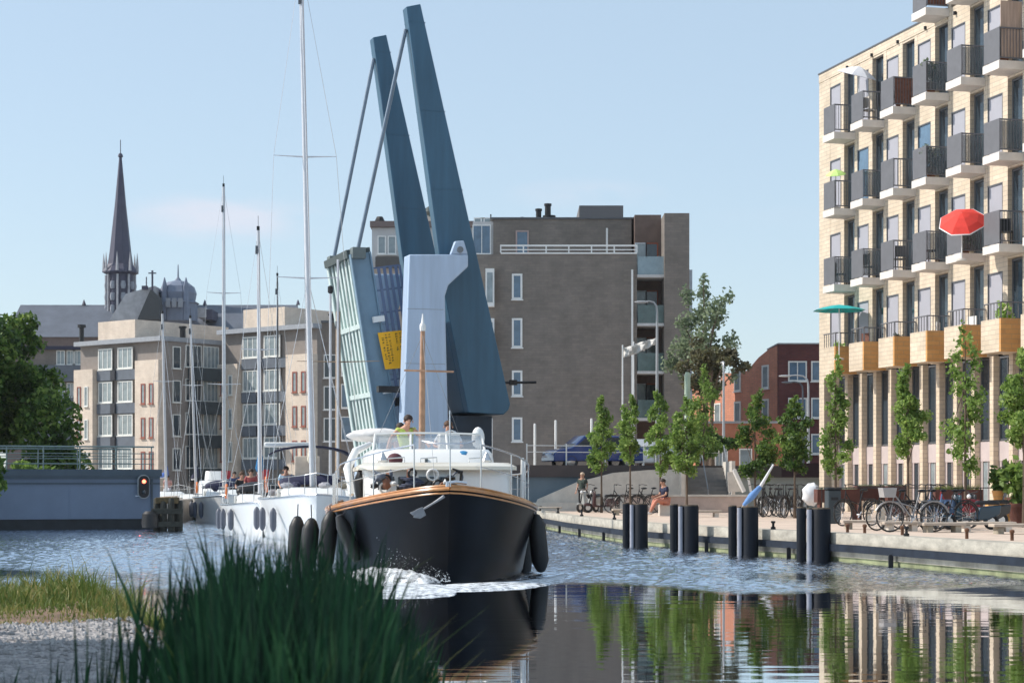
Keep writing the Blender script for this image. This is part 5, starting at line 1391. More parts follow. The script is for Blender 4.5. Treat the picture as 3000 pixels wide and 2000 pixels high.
# ------------------------------------------------------------------ the motor yacht
ya = thing('motor_yacht', 'large black hulled motor yacht with varnished wooden rubbing strake coming toward the camera', 'motor yacht', (-1.12, 33.0, 0), .108)
hm, rim = hull_mb(12.5, 3.98, 1.66, 1.20, 1.3, rake=.62, full=.36, wl=.89, draft=.4, n=28, m=15, flare=1.15, wf=.98, wp=.72)
hm.build('hull', HULLB, ya, ang=60)
for s_ in (-1, 1):
    rimtube(rim, -.03, .034, s_, 1.004).build('rubbing_strake', WOOD, ya)
    rimtube(rim, -.105, .017, s_, 1.002).build('lower_strake', WOOD, ya)
    rimtube(rim, .02, .022, s_, .975).build('toe_rail', WOOD, ya)
deck_mb(rim, .02, .96).build('deck', mat('teak_deck', (.42, .30, .19), .7, 0, .15, 5), ya)
# stem band and anchor on the port bow
an = MB().tube([(-.10, -.70, 1.50), (-.28, -.62, 1.38), (-.44, -.52, 1.28)], [.03, .02, .02], 8)
an.prism([(-.58, 1.27), (-.46, 1.32), (-.40, 1.18), (-.50, 1.12), (-.62, 1.14)], -.62, -.57).prism([(-.62, 1.17), (-.56, 1.27), (-.68, 1.22)], -.64, -.58)
an.build('anchor', mat('galvanised', (.22, .23, .25), .5, .4, .2, 8), ya, bevel=.01)
MB().tube([(-.05, -.7, 1.66), (-.05, -.7, 1.72), (.1, -.5, 1.74), (.3, -.45, 1.72)], .03, 6).build('anchor_chain', STEEL, ya)
CREAMG = mat('cream_gelcoat', (.74, .68, .56), .3, 0, .05, 2, coat=.3)
def planform(hw, y0, y1, r, n=6):
    pts = []
    for i in range(n + 1):
        a = PI / 2 * i / n; pts.append((-hw + r - r * math.sin(a) * 1.0 if 0 else -hw + r * (1 - math.sin(a)) , y0 + r * .55 * (1 - math.cos(PI / 2 - a)) ))
    pts = [(-hw, y1)] + [(-hw + r * (1 - math.cos(a)), y0 + r * .7 * (1 - math.sin(a))) for a in [PI / 2 * i / n for i in range(n + 1)]]
    return pts + [(-x, y) for x, y in reversed(pts)]
def loftplan(specs, name, m_, parent, ang=40):
    # specs: list of (z, hw, y0, y1, r)
    mb = MB(); rows = []
    for z, hw, y0, y1, r in specs: rows.append([(x, y, z) for x, y in planform(hw, y0, y1, r)])
    k = len(rows[0]); vs = [p for r in rows for p in r]; fs = []
    for i in range(len(rows) - 1):
        for j in range(k): fs.append((i * k + j, i * k + (j + 1) % k, (i + 1) * k + (j + 1) % k, (i + 1) * k + j))
    fs.append(tuple(range((len(rows) - 1) * k, len(rows) * k)))
    return mb.add(vs, fs).build(name, m_, parent, ang=ang)
loftplan([(1.40, 1.36, 1.55, 6.5, .9), (1.80, 1.36, 1.70, 6.5, .9), (1.96, 1.38, 1.78, 6.5, .9)], 'trunk_cabin', GEL, ya)
loftplan([(1.962, 1.46, 1.62, 6.6, .9), (2.03, 1.46, 1.66, 6.6, .9), (2.10, 1.34, 1.95, 6.6, .9)], 'cabin_top', CREAMG, ya)
loftplan([(2.102, 1.22, 3.6, 8.5, .7), (2.30, 1.20, 3.8, 8.5, .7), (2.38, 1.14, 3.95, 8.5, .7)], 'wheelhouse_base', GEL, ya)
for x in (-.98, -.62, -.26, .12): MB().box(x - .15, x + .15, 1.56 + abs(x) ** 3 * .18, 1.74, 1.60, 1.84).build('front_window', GLASS, ya, bevel=.02)
# windscreen of three panes with white frames
fr_ = MB(); 
for x in (-1.12, -.40, .32, 1.05): fr_.tube([(x, 4.1 + .12 * abs(x), 2.36), (x * .96, 4.35 + .12 * abs(x), 2.68)], .022, 6)
fr_.tube([(-1.08, 4.48, 2.68), (-.38, 4.4, 2.70), (.31, 4.4, 2.70), (1.0, 4.47, 2.68)], .022, 6)
fr_.build('windscreen_frame', WHITE, ya)
for x0_, x1_ in ((-1.1, -.42), (-.38, .30), (.34, 1.03)):
    a, b = 4.12 + .12 * abs(x0_), 4.12 + .12 * abs(x1_)
    MB().add([(x0_, a, 2.37), (x1_, b, 2.37), (x1_ * .96, b + .24, 2.66), (x0_ * .96, a + .24, 2.66), (x0_, a + .01, 2.37), (x1_, b + .01, 2.37), (x1_ * .96, b + .25, 2.66), (x0_ * .96, a + .25, 2.66)],
             [(0, 1, 2, 3), (7, 6, 5, 4), (0, 4, 5, 1), (1, 5, 6, 2), (2, 6, 7, 3), (3, 7, 4, 0)]).build('windscreen_pane', mat('clear_pane', (.5, .55, .6), .05, 0, 0, alpha=.35), ya, smooth=False)
MB().tube([(-1.55, 4.0, 1.5), (-1.62, 4.3, 2.0), (-1.45, 4.8, 2.35), (-1.15, 5.2, 2.5)], [.05, .085, .08, .05], 10).build('side_coaming', GEL, ya)
MB().ell((-.95, 6.4, 2.70), (.62, .45, .15), 24, 14, lambda p: 1 + .06 * math.sin(p.x * 11 + p.z * 5) * math.cos(p.y * 7)).build('folded_hood', mat('offwhite_canvas', (.66, .65, .64), .8, 0, .12, 5, .3, 20), ya)
MB().ell((.98, 4.9, 2.62), (.13, .13, .22), 12, 8).build('searchlight', WHITE, ya)
MB().box(.2, .62, 4.9, 5.3, 2.38, 2.72).build('helm_console', GEL, ya, bevel=.04)
MB().torus((.45, 5.1, 2.60), .17, .015, 18, 6, 'y').build('steering_wheel', STEEL, ya)
mast = MB().tube([(-.15, 4.75, 2.1), (-.14, 4.75, 3.5), (-.13, 4.75, 4.72)], [.066, .06, .045], 10).build('mast', MASTW, ya)
MB().tube([(-.50, 4.70, 3.94), (.48, 4.70, 3.92)], [.022, .022], 6).build('yard', MASTW, mast)
MB().lathe([(.05, 0), (.06, .04), (.06, .12), (.03, .16), (.01, .34)], (-.13, 4.75, 4.72), 8).build('masthead_light', WHITE, mast)
rg = MB()
for q in ((-1.5, 6.4, 1.4), (1.2, 6.4, 1.4), (-.2, .2, 1.75)): rg.tube([(-.13, 4.75, 4.65), q], .004, 4)
rg.build('stay', mat('grey_wire', (.25, .26, .28), .5), mast)
# pulpit and guard rails
def rail_pt(i, h, inn=.93): x, y, z = rim[i]; return (x * inn, y + .05, z + h)
for s_ in (-1, 1):
    idx = list(range(3, 25, 1)); top = [(rail_pt(i, (.78 if i < 13 else .70))[0] * s_, rail_pt(i, .78)[1], rail_pt(i, .78 if i < 13 else .7)[2]) for i in idx]
    if s_ > 0: MB().tube(top, .016, 6).build('guard_rail', STEEL, ya)
    else: MB().tube(top[:], .014, 6).build('guard_rail', STEEL, ya)
    mid = [(rail_pt(i, .4)[0] * s_, rail_pt(i, .4)[1], rail_pt(i, .4)[2]) for i in idx]
    MB().tube(mid, .008, 5).build('lower_wire', STEEL, ya)
    for i in (3, 7, 10, 13, 15, 17, 19, 21, 23):
        a = rail_pt(i, 0); b = rail_pt(i, .78 if i < 13 else .7)
        MB().tube([(a[0] * s_, a[1], a[2]), (b[0] * s_, b[1], b[2])], .013, 6).build('stanchion', STEEL, ya)
MB().tube([(-.45, -.28, 2.44), (-.3, -.55, 2.40), (0, -.66, 2.38), (.3, -.55, 2.40), (.45, -.28, 2.44)], .016, 6).build('pulpit', STEEL, ya)
MB().tube([(0, -.70, 1.66), (0, -.66, 2.38), (0, -.60, 2.95)], .012, 6).build('jackstaff', STEEL, ya)
MB().tube([(1.72, 3.6, 1.3), (1.74, 3.6, 2.15)], .03, 8).build('boarding_gate_post', WHITE, ya)
MB().tube([(1.62, 2.9, 1.35), (1.64, 2.9, 2.2)], .03, 8).build('boarding_gate_post', WHITE, ya)
MB().lathe([(.12, 0), (.13, .12), (.06, .16), (.1, .24), (.04, .28)], (.12, .9, 1.58), 10).build('windlass', BLACKM, ya)
m = MB()
for i in range(9):
    a = i * 1.1; m.torus((-.55 + .06 * math.cos(a), 1.0 + .05 * math.sin(a), 1.58 + i * .028), .18 - .004 * i, .016, 14, 5, 'z')
m.build('coiled_rope', mat('rope_navy', (.04, .05, .09), .8, 0, .5, 20), ya)
MB().box(-.30, -.02, 3.9, 3.98, 2.10, 2.36).box(-.16, -.1, 3.6, 3.9, 2.1, 2.2).build('deck_hatch', mat('hatch_tint', (.08, .1, .12), .2), ya, bevel=.02)
MB().ell((.60, 3.9, 2.22), (.16, .14, .13), 10, 8).build('blue_bag', mat('blue_bag', (.03, .22, .45), .8), ya)
MB().ell((-.75, 3.2, 2.16), (.15, .12, .13), 10, 8).build('dark_bag', mat('maroon_bag', (.10, .03, .04), .8), ya)
rg_ = random.Random(21)
for i in range(26):
    x = rg_.uniform(-1.25, .35); y = 1.15 + .35 * rg_.random() + abs(x) * .1; k = i % 4
    z = 1.60 + rg_.uniform(0, .30)
    mm_ = (BLACKM, mat('gear_slate', (.10, .12, .16), .6), WHITE, mat('gear_rust', (.22, .09, .05), .7))[k if i % 5 else 0]
    if i % 3 == 0: MB().torus((x, y, z), rg_.uniform(.05, .10), .022, 12, 5, 'y').build('rope_coil', mm_, ya)
    elif i % 3 == 1: MB().tube([(x, y, z - .1), (x + rg_.uniform(-.1, .1), y, z + .06), (x + rg_.uniform(-.15, .15), y + .05, z + .12)], [.02, .035, .015], 6).build('line_bundle', mm_, ya)
    else: MB().ell((x, y, z), (rg_.uniform(.04, .09), .06, rg_.uniform(.04, .10)), 8, 6, lambda p: 1 + .2 * math.sin(p.x * 9 + p.z * 6)).build('gear_bag', mm_, ya)
for i in range(5):
    MB().tube([(-1.42 + .05 * i, 3.0 + .3 * i, 1.35), (-1.45 + .06 * i, 3.0 + .3 * i, 1.75), (-1.38 + .05 * i, 3.1 + .3 * i, 2.02)], [.06, .09, .04], 8).build('spare_fender', RUBBER, ya)
for x in (-.9, -.3, .6): MB().tube([(x, 2.6, 2.1), (x, 2.6, 2.18), (x + .3, 2.6, 2.2), (x + .3, 2.6, 2.1)], .012, 6).build('grab_rail', STEEL, ya)
MB().lathe([(.09, 0), (.10, .05), (.06, .12), (.02, .2)], (.95, 2.8, 2.1), 12).build('dorade_vent', STEEL, ya)
MB().lathe([(.09, 0), (.10, .05), (.06, .12), (.02, .2)], (-1.0, 2.8, 2.1), 12).build('dorade_vent', STEEL, ya)
def y2w(x, y, z): return tuple(Matrix.Translation((-1.12, 33, 0)) @ Matrix.Rotation(.108, 4, 'Z') @ Vector((x, y, z)))
# fenders (each hangs on its own line)
def fender(lab, xyz, L_=.95, r=.155, tilt=(0, 0), grp='black fenders of the yacht'):
    t = thing('fender', lab, 'fender', y2w(*xyz), .108, grp)
    m = MB().lathe([(.03, -L_ / 2 - .06), (.07, -L_ / 2 - .04), (r * .7, -L_ / 2 + .03), (r, -L_ / 2 + .16), (r * 1.03, 0), (r, L_ / 2 - .16), (r * .7, L_ / 2 - .03), (.07, L_ / 2 + .04), (.03, L_ / 2 + .06)], n=14)
    m.xf(Matrix.Rotation(tilt[0], 4, 'X') @ Matrix.Rotation(tilt[1], 4, 'Y')); m.build('body', RUBBER, t)
    z = 1.30 - xyz[2]
    MB().tube([(math.sin(tilt[1]) * L_ / 2, 0, math.cos(tilt[1]) * L_ / 2), (.04 * (1 if xyz[0] < 0 else -1), 0, max(z, L_ / 2 + .1))], .012, 5).build('line', mat('fender_line', (.05, .05, .06), .8), t)
    return t
fender('long black fender hanging at the yacht bow on the left, tilted outward', (-2.02, 2.9, .62), 1.05, .16, (0, -.10) if 0 else (0, .12))
fender('black fender against the left bow of the yacht, tilted the other way', (-1.66, 2.0, .72), .8, .13, (0, -.38))
fender('black fender furthest left beside the white sailing boat', (-2.62, 6.0, .50), 1.0, .16, (0, .06))
fender('black fender second from the left between sailing boat and yacht', (-2.36, 5.0, .48), 1.0, .17, (0, .10))
fender('long black fender on the right side of the yacht, the upper one', (1.98, 3.2, .58), 1.0, .165, (0, -.10))
fender('black fender on the right side of the yacht hanging lower, behind the long one', (1.86, 4.4, .32), .95, .15, (0, .08))
# bow wave and foam
FOAM = mat('foam', (.74, .79, .84), .7, 0, .14, 6, .8, 18)
SPRAYM = mat('spray_drops', (.7, .75, .8), .4)
def lace(m):
    n = m.node_tree; b = n.nodes['Principled BSDF']; t = n.nodes.new('ShaderNodeTexCoord'); mp = n.nodes.new('ShaderNodeMapping'); mp.inputs['Scale'].default_value = (1.6, 1, 2)
    z = n.nodes.new('ShaderNodeTexNoise'); z.inputs['Scale'].default_value = 4.5; z.inputs['Detail'].default_value = 9; z.inputs['Roughness'].default_value = .7
    r = n.nodes.new('ShaderNodeMapRange'); r.inputs[1].default_value = .34; r.inputs[2].default_value = .56
    n.links.new(t.outputs['Object'], mp.inputs[0]); n.links.new(mp.outputs[0], z.inputs['Vector']); n.links.new(z.outputs['Fac'], r.inputs[0]); n.links.new(r.outputs[0], b.inputs['Alpha'])
lace(FOAM)
def foam(name, pts, h, seed, lab, n=26, m_=10):
    rs_ = np.random.RandomState(seed); rows = []
    for i in range(n + 1):
        t = i / n; f = t * (len(pts) - 1); a = min(int(f), len(pts) - 2); f -= a
        c = [pts[a][k] + (pts[a + 1][k] - pts[a][k]) * f for k in range(4)]
        row = []
        for j in range(m_ + 1):
            s_ = j / m_; x = c[0] + (c[2] - c[0]) * s_ + rs_.normal() * .02; y = c[1] + (c[3] - c[1]) * s_ + rs_.normal() * .02
            z = .014 + h * math.sin(PI * s_) ** .7 * math.sin(PI * min(1, max(0, t))) ** .5 * (.5 + .6 * rs_.rand())
            row.append((x, y, max(z, -.02) if 0 < j < m_ else -.02))
        rows.append(row)
    o = MB().grid(rows).build(name, FOAM, None, ang=80); s = o.modifiers.new('s', 'SUBSURF'); s.levels = s.render_levels = 1
    tag(o, lab, 'foam'); o['kind'] = 'stuff'; return o
foam('bow_wave', [(-4.2, 29.6, -3.7, 34.8), (-3.1, 28.7, -2.8, 34.0), (-2.1, 28.3, -1.9, 33.2), (-1.3, 28.4, -1.2, 32.4), (-.85, 29.1, -.95, 31.9)], .05, 1, 'white foaming water in front of the yacht bow on its left side')
foam('bow_wave', [(-3.25, 35.2, -2.45, 37.5), (-2.8, 33.9, -2.1, 35.0), (-2.2, 33.0, -1.6, 33.8), (-1.5, 32.5, -1.2, 32.95)], .26, 2, 'wave of white water curling up along the left side of the yacht bow', 30, 12)
foam('bow_wave', [(-1.2, 30.0, -1.1, 32.6), (-.5, 30.3, -.5, 33.0), (.2, 31.0, .4, 34.0), (.9, 33, 1.1, 37)], .03, 3, 'thin line of foam along the right side of the yacht bow')
m = MB(); rs_ = np.random.RandomState(8)
for i in range(620):
    a = rs_.rand(); b = rs_.rand(); x = -2.4 + 1.35 * a; y = 34.2 - 1.5 * a - .15 + rs_.normal() * .1; z = .05 + (.6 * (1 - a) + .12) * b ** 2.2
    r = .0025 + .006 * rs_.rand() ** 2; m.ell((x, y, z), (r, r, r), 4, 3)
o = m.build('spray', SPRAYM); tag(o, 'fine droplets of spray thrown up beside the yacht bow', 'spray'); o['kind'] = 'stuff'

# people on the yacht
YV = mat('yellow_green_shirt', (.50, .60, .12), .8, 0, .15, 6); WS = mat('white_shirt', (.75, .76, .80), .8, 0, .05, 6)
person('person in a yellow green vest leaning left beside the yacht mast', y2w(-.40, 5.7, 1.42), .25,
       dict(waist=(.01, -.02, 1.10), chest=(-.04, -.10, 1.29), neck=(-.03, -.16, 1.44), head=(.0, -.20, 1.54), crown=(.02, -.21, 1.63), shl=(.13, -.12, 1.38), shr=(-.20, -.10, 1.37), elr=(-.38, -.22, 1.17), wrr=(-.46, -.34, .98), ell=(.27, -.22, 1.20), wrl=(.34, -.36, 1.10)),
       YV, NAVY, HAIRD, 1.0, sleeves=False)
person('person in a white shirt steering behind the yacht windscreen, right of the mast', y2w(.45, 5.75, 1.36), 0, dict(elr=(-.30, -.12, 1.16), wrr=(-.12, -.36, 1.10), ell=(.30, -.12, 1.16), wrl=(.14, -.36, 1.10)), WS, NAVY, mat('brown_hair', (.08, .035, .015), .7), .96)
person('dark haired person further back on the yacht, left of the vest wearer', y2w(-.36, 9.0, 1.30), .2, None, mat('pink_shirt', (.5, .33, .30), .8), NAVY, HAIRD, 1.03)

# ------------------------------------------------------------------ sailing boats
def sailboat(lab, loc, rz, L, B, F, hullm, mast_y, mast_top, tilt=(0, 0), mr=.075, mastm=None, spreaders=(.62,), cover=BLUEC, bimini=None, rig=True, cabin=True, grp='sailing boats following the yacht', spw=.75, rail=True, wires=.006):
    t = thing('sailing_boat', lab, 'sailing boat', loc, rz, grp)
    hm, rim = hull_mb(L, B, F * 1.12, F, F * 1.0, rake=.5, full=.62, wl=.88, n=20, m=9, flare=1.0, wf=1.15, wp=.95)
    hm.build('hull', hullm, t, ang=60)
    for s_ in (-1, 1): rimtube(rim, .01, .03, s_, .995).build('toe_rail', OLDWOOD if hullm is not GEL else STEEL, t)
    deck_mb(rim, .03, .97, .08).build('deck', mat('offwhite_deck', (.66, .65, .60), .7, 0, .06, 4), t)
    if cabin:
        c = loftplan([(F - .02, B * .30, L * .22, L * .62, B * .2), (F + .25, B * .29, L * .25, L * .62, B * .2), (F + .36, B * .25, L * .30, L * .62, B * .18)], 'cabin', GEL, t)
        for s_ in (-1, 1): MB().box(min(s_ * (B * .298), s_ * (B * .27)), max(s_ * B * .298, s_ * B * .27), L * .36, L * .55, F + .08, F + .2).build('cabin_window', GLASS, c, smooth=False)
        MB().box(-.25, .25, L * .30, L * .36, F + .33, F + .385).build('hatch', GLASS, c, bevel=.01)
        MB().box(-B * .32, B * .32, L * .64, L * .66, F - .05, F + .30).build('cockpit_coaming', GEL, t, bevel=.02)
    if mast_top:
        my = L * mast_y; mm = mastm or ALU
        tp = Vector((tilt[0] * mast_top, my + tilt[1] * mast_top, mast_top)); bs = Vector((0, my, F + .3))
        ms = MB().tube([bs, bs.lerp(tp, .5), tp], [mr, mr * .95, mr * .75], 10).build('mast', mm, t)
        for f in spreaders:
            p = bs.lerp(tp, f); MB().tube([p + Vector((-spw, .05, .04)), p, p + Vector((spw, .05, .04))], [.012, .03, .012], 5).build('spreader', mm, ms)
        MB().box(tp.x - .05, tp.x + .05, tp.y - .05, tp.y + .05, tp.z, tp.z + .14).tube([tp, tp + Vector((0, 0, .5))], .008, 4).build('masthead', BLACKM, ms)
        p = bs.lerp(tp, .93); MB().box(p.x - .10, p.x - .02, p.y - .1, p.y + .0, p.z - .18, p.z + .1).build('radar_reflector', DKGREY, ms)
        bm = MB().tube([(0, my + .1, F + 1.15), (0, my + L * .34, F + 1.1)], .05, 8).build('boom', mm, t)
        if cover: MB().tube([(0, my + .02, F + 1.75), (0, my + .12, F + 1.3), (0, my + L * .12, F + 1.25), (0, my + L * .33, F + 1.18)], [.07, .15, .14, .07], 10).build('sail_cover', cover, bm)
        if rig:
            r = MB(); p = bs.lerp(tp, .94)
            r.tube([(0, -.45, F * 1.15), p], wires * 1.6, 4).tube([(0, L * .98, F), tp], wires, 4)
            for s_ in (-1, 1):
                q = bs.lerp(tp, spreaders[-1]) + Vector((spw * s_, .05, .04)); r.tube([(s_ * B * .46, my + .2, F), q, tp], wires, 4)
                r.tube([(s_ * B * .44, my + .5, F), bs.lerp(tp, spreaders[0])], wires, 4); r.tube([(s_ * B * .44, my - .3, F), bs.lerp(tp, spreaders[0])], wires, 4)
            r.build('rigging', STEEL, ms)
    if rail:
        for s_ in (-1, 1):
            idx = range(2, 15); MB().tube([(rim[i][0] * s_ * .95, rim[i][1], rim[i][2] + .58) for i in idx], .009, 5).build('guard_wire', STEEL, t)
            for i in (2, 5, 8, 10, 12, 14): MB().tube([(rim[i][0] * s_ * .95, rim[i][1], rim[i][2]), (rim[i][0] * s_ * .95, rim[i][1], rim[i][2] + .6)], .011, 5).build('stanchion', STEEL, t)
        a = rim[2]; MB().tube([(-a[0] * .95, a[1], a[2] + .58), (0, -.4, F * 1.12 + .62), (a[0] * .95, a[1], a[2] + .58)], .013, 6).build('pulpit', STEEL, t)
    if bimini:
        y0, y1, z, m_ = bimini
        rows = []
        for y in (y0, (y0 + y1) / 2, y1):
            rows.append([(B * .42 * math.sin(a) * 1.0, y, z - .34 * (1 - math.cos(a)) * 1.2) for a in np.linspace(-1.25, 1.25, 9)])
        o = MB().grid(rows).build('bimini', m_, t); s = o.modifiers.new('s', 'SOLIDIFY'); s.thickness = .04
        for s_ in (-1, 1):
            for y in (y0, y1): MB().tube([(s_ * B * .40, y, z - .30), (s_ * B * .44, (y0 + y1) / 2, F)], .014, 5).build('bimini_pole', STEEL, t)
    return t
def b_at(u, Y): return (ux(u, Y), Y, 0)
def boat_gear(t, B, F, L, dark=BLACKM, seed=1):
    r = random.Random(seed)
    MB().grid([[(B * .30 * math.sin(a), y, F + .38 + .42 * math.cos(a * .8) * k) for a in np.linspace(-1.4, 1.4, 9)] for y, k in ((L * .58, .2), (L * .61, .8), (L * .65, 1.0), (L * .70, .98))]).build('sprayhood', dark, t).modifiers.new('s', 'SOLIDIFY').thickness = .03
    for i in range(5):
        x, y = r.uniform(-.7, .7) * B * .4, r.uniform(.18, .6) * L
        MB().ell((x, y, F + .42), (r.uniform(.10, .2), r.uniform(.12, .3), r.uniform(.07, .14)), 9, 6, lambda p: 1 + .18 * math.sin(p.x * 7 + p.y * 5)).build(('sail_bag', 'rope_bundle')[i % 2], (dark, mat('grey_bag', (.30, .30, .33), .8), mat('sand_rope', (.45, .36, .26), .8))[i % 3], t)
    MB().torus((-B * .42, L * .85, F + .45), .22, .055, 16, 7, 'x').build('life_ring', mat('orange_ring', (.75, .20, .05), .6), t)
    for y in (.22, .36, .5):
        x = -B * .5 * min(1, math.sin(min(1, y / .62) * PI / 2) ** .62) - .09
        MB().lathe([(.02, -.36), (.07, -.30), (.10, -.2), (.10, .2), (.07, .30), (.02, .36)], (x, L * y, F * .52), 10).build('side_fender', mat('grey_fender', (.10, .11, .14), .5), t)
    MB().tube([(0, L * .99, F), (.1, L * 1.04, F + 1.3)], .015, 5).build('flagstaff', STEEL, t)
    MB().box(-.02, .42, L * 1.03, L * 1.035, F + .85, F + 1.25).build('ensign', mat('ensign_red', (.45, .05, .06), .8), t, smooth=False)
sA = sailboat('white sailing boat with the tallest mast and dark blue bimini, left of the black yacht', b_at(926, 54.5), .13, 10.5, 3.3, 1.25, GEL, (.36), 17.6, (-.0205, 0), .088, spreaders=(.40, .63), cover=mat('cream_sail_cover', (.6, .55, .45), .8, 0, .1, 5), bimini=(6.9, 9.2, 2.95, NAVY), spw=.95, wires=.007)
boat_gear(sA, 3.3, 1.25, 10.5, NAVY, 3)
MB().box(-1.45, .25, 9.3, 10.4, 2.95, 3.10).build('white_hardtop', WHITE, sA, bevel=.04)
MB().box(-.5, .3, 6.6, 6.7, 1.5, 2.6).build('canvas_dodger', mat('beige_dodger', (.55, .46, .38), .8, 0, .15, 4), sA, bevel=.03)
sB = sailboat('white sailing boat with blue sail cover, second mast from the black yacht', b_at(768, 62), .15, 8.6, 2.7, 1.0, GEL, .42, 10.4, (-.006, 0), .07, spreaders=(.55,), spw=.6, cover=BLUEC)
boat_gear(sB, 2.7, 1.0, 8.6, BLACKM, 5)
sC = sailboat('white sailing boat with tall grey mast behind the blue covered one', b_at(662, 82), .17, 9.0, 2.8, 1.1, GEL, .40, 15.0, (-.002, 0), .085, spreaders=(.35, .65), cover=None)
boat_gear(sC, 2.8, 1.1, 9.0, NAVY, 8)
sailboat('small sailing boat with dark navy hull near the timber mooring structure', b_at(592, 91.5), .25, 7.5, 2.4, .85, mat('navy_hull', (.015, .03, .06), .2, 0, .2, 2, coat=.4), .42, 9.9, (-.03, 0), .065, spw=.5, cover=NAVY)
sailboat('beige sailing boat with wooden trim just right of the timber mooring structure', b_at(522, 101), .35, 8.0, 2.7, .95, mat('beige_hull', (.45, .40, .34), .35, 0, .08, 2), .45, 11.0, (-.02, 0), .08, spw=.55, cover=mat('royal_blue_cover', (.05, .12, .40), .8))
sailboat('white sailing boat with dark mast seen behind the big mast boat', b_at(800, 93), .05, 8.0, 2.6, 1.0, GEL, .42, 12.2, (-.003, 0), .05, mastm=mat('dark_mast', (.10, .10, .10), .5), spw=.5, cover=None)
sailboat('wooden masted boat half hidden behind the black yacht, in front of the bridge leaf', b_at(968, 71), .0, 9.0, 2.9, 1.1, mat('old_cream_hull', (.5, .45, .36), .5), .35, 8.4, (.0, 0), .12, mastm=OLDWOOD, spw=1.6, spreaders=(.72,), cover=None, rig=False)
t = thing('wooden_mast_pole', 'pale thin pole right beside the thick wooden mast, in front of the bridge leaf', 'pole', b_at(990, 74), 0)
MB().tube([(0, 0, -.5), (0, 0, vz(760, 74))], [.06, .045], 8).build('shaft', ALU, t)
t = thing('signal_pole', 'tall thin pole with a dark cap beside the top of the bridge leaf', 'pole', b_at(968, 78), 0)
MB().tube([(0, 0, -.5), (0, 0, vz(860, 78))], [.07, .05], 8).build('shaft', ALU, t)
MB().lathe([(.05, 0), (.11, .05), (.11, .28), (.03, .33)], (0, 0, vz(860, 78)), 8).build('cap', BLACKM, t)
# motor cruiser between
mc = thing('motor_cruiser', 'small white motor cruiser with a flying bridge between the masts at left', 'motor cruiser', b_at(632, 97), .15)
hm, rim = hull_mb(7.5, 2.7, 1.1, .95, .9, rake=.5, full=.4, n=14, m=8); hm.build('hull', GEL, mc, ang=60); deck_mb(rim).build('deck', GEL, mc)
loftplan([(.9, 1.0, 2.2, 6.2, .6), (1.6, .95, 2.8, 6.2, .6), (1.9, .85, 3.6, 6.2, .5)], 'cabin', GEL, mc)
MB().box(-.7, .7, 2.75, 3.3, 1.35, 1.62).build('windscreen', GLASS, mc, bevel=.03)
loftplan([(1.92, .6, 3.9, 5.6, .4), (2.4, .55, 4.2, 5.6, .4)], 'flying_bridge', GEL, mc)
mc2 = thing('sloep', 'low open boat with white cover beside the navy hulled boat', 'open boat', b_at(552, 96), .3)
hm, rim = hull_mb(5.5, 2.0, .75, .6, .6, rake=.4, full=.4, n=12, m=7); hm.build('hull', mat('light_grey_hull', (.55, .55, .54), .35), mc2, ang=60); deck_mb(rim, -.05, .96, .35).build('cover', mat('white_tarp', (.62, .62, .60), .7, 0, .12, 4, .4, 10), mc2)
# people on the sailing boats
person('person in a light blue shirt sitting under the bimini of the white sailing boat', (ux(838, 61.6), 61.6, .98), .1, SIT(.45), mat('light_blue_shirt', (.40, .55, .68), .8), mat('grey_trousers', (.12, .12, .14), .8))
person('person in a dark red top sitting behind the blue sail cover', (ux(736, 68.6), 68.6, .95), .0, SIT(.45), mat('dark_red_top', (.30, .06, .06), .8), BLACKM)
person('person in a black top sitting left of the one in dark red', (ux(708, 69.5), 69.5, .85), .3, SIT(.45), BLACKM, BLACKM, mat('brown_hair', (.08, .035, .015), .7))
person('person in a dark blue top on the white boat behind, with reddish face', (ux(687, 90.6), 90.6, 1.0), .0, SIT(.45), mat('dark_blue_top', (.03, .05, .14), .8), BLACKM)
person('person in a pink top at the stern of the boat near the timber mooring structure', (ux(492, 107), 107, .9), .0, SIT(.45), mat('pink_top', (.62, .34, .30), .8), WS)

# ------------------------------------------------------------------ mooring piles
PILEM = mat('tarred_steel_pile', (.005, .008, .014), .6, 0, .5, 1.2, .3, 6, spec=.2, stretch=(1, 1, .4))
PILE_GLINT = mat('pile_highlight', (.30, .31, .36), .6, 0, .3, 2, .3, 6, stretch=(1, 1, .3))  # pale colour standing in for the bright highlight between the dark piles
TOPM = mat('rusty_pile_top', (.10, .075, .05), .9, 0, .4, 8)
for i, (u0, u1, vw, lab) in enumerate(((1824, 1898, 1602, 'furthest of the four dark pile clusters, left one by the seated person'), (1963, 2047, 1615, 'second pile cluster from the left, just right of the seated person'),
                                       (2134, 2222, 1628, 'third pile cluster from the left, in front of the leaning blue parasol'), (2334, 2434, 1643, 'nearest and rightmost of the four dark pile clusters, in front of the dark bin'))):
    Y = CZ * FPX / (vw - HZ); w_ = (u1 - u0) / FPX * Y
    t = thing('mooring_piles', lab, 'mooring piles', (ux((u0 + u1) / 2, Y + .25), Y + .25, 0), -.02, 'mooring piles along the promenade')
    r1, r2, r3 = w_ * .145, w_ * .10, w_ * .285
    h = 1.17
    def pile(x, y, r, hh, m_):
        p = MB().lathe([(r, -1.2), (r, hh - .012), (r * .96, hh)], (x, y, 0), 18).build('pile', m_, t)
        MB().lathe([(r * .93, hh + .001), (r * .90, hh + .03)], (x, y, 0), 14).build('pile_cap', TOPM, p)
    pile(-w_ / 2 + r1, .05, r1, h, PILEM); pile(-w_ / 2 + 2 * r1 + r2 * .7, -.06, r2 * .8, h - .03, PILE_GLINT); pile(w_ / 2 - r3, 0, r3, h - .02, PILEM)  # the thin pale middle one is shaped as that highlight strip

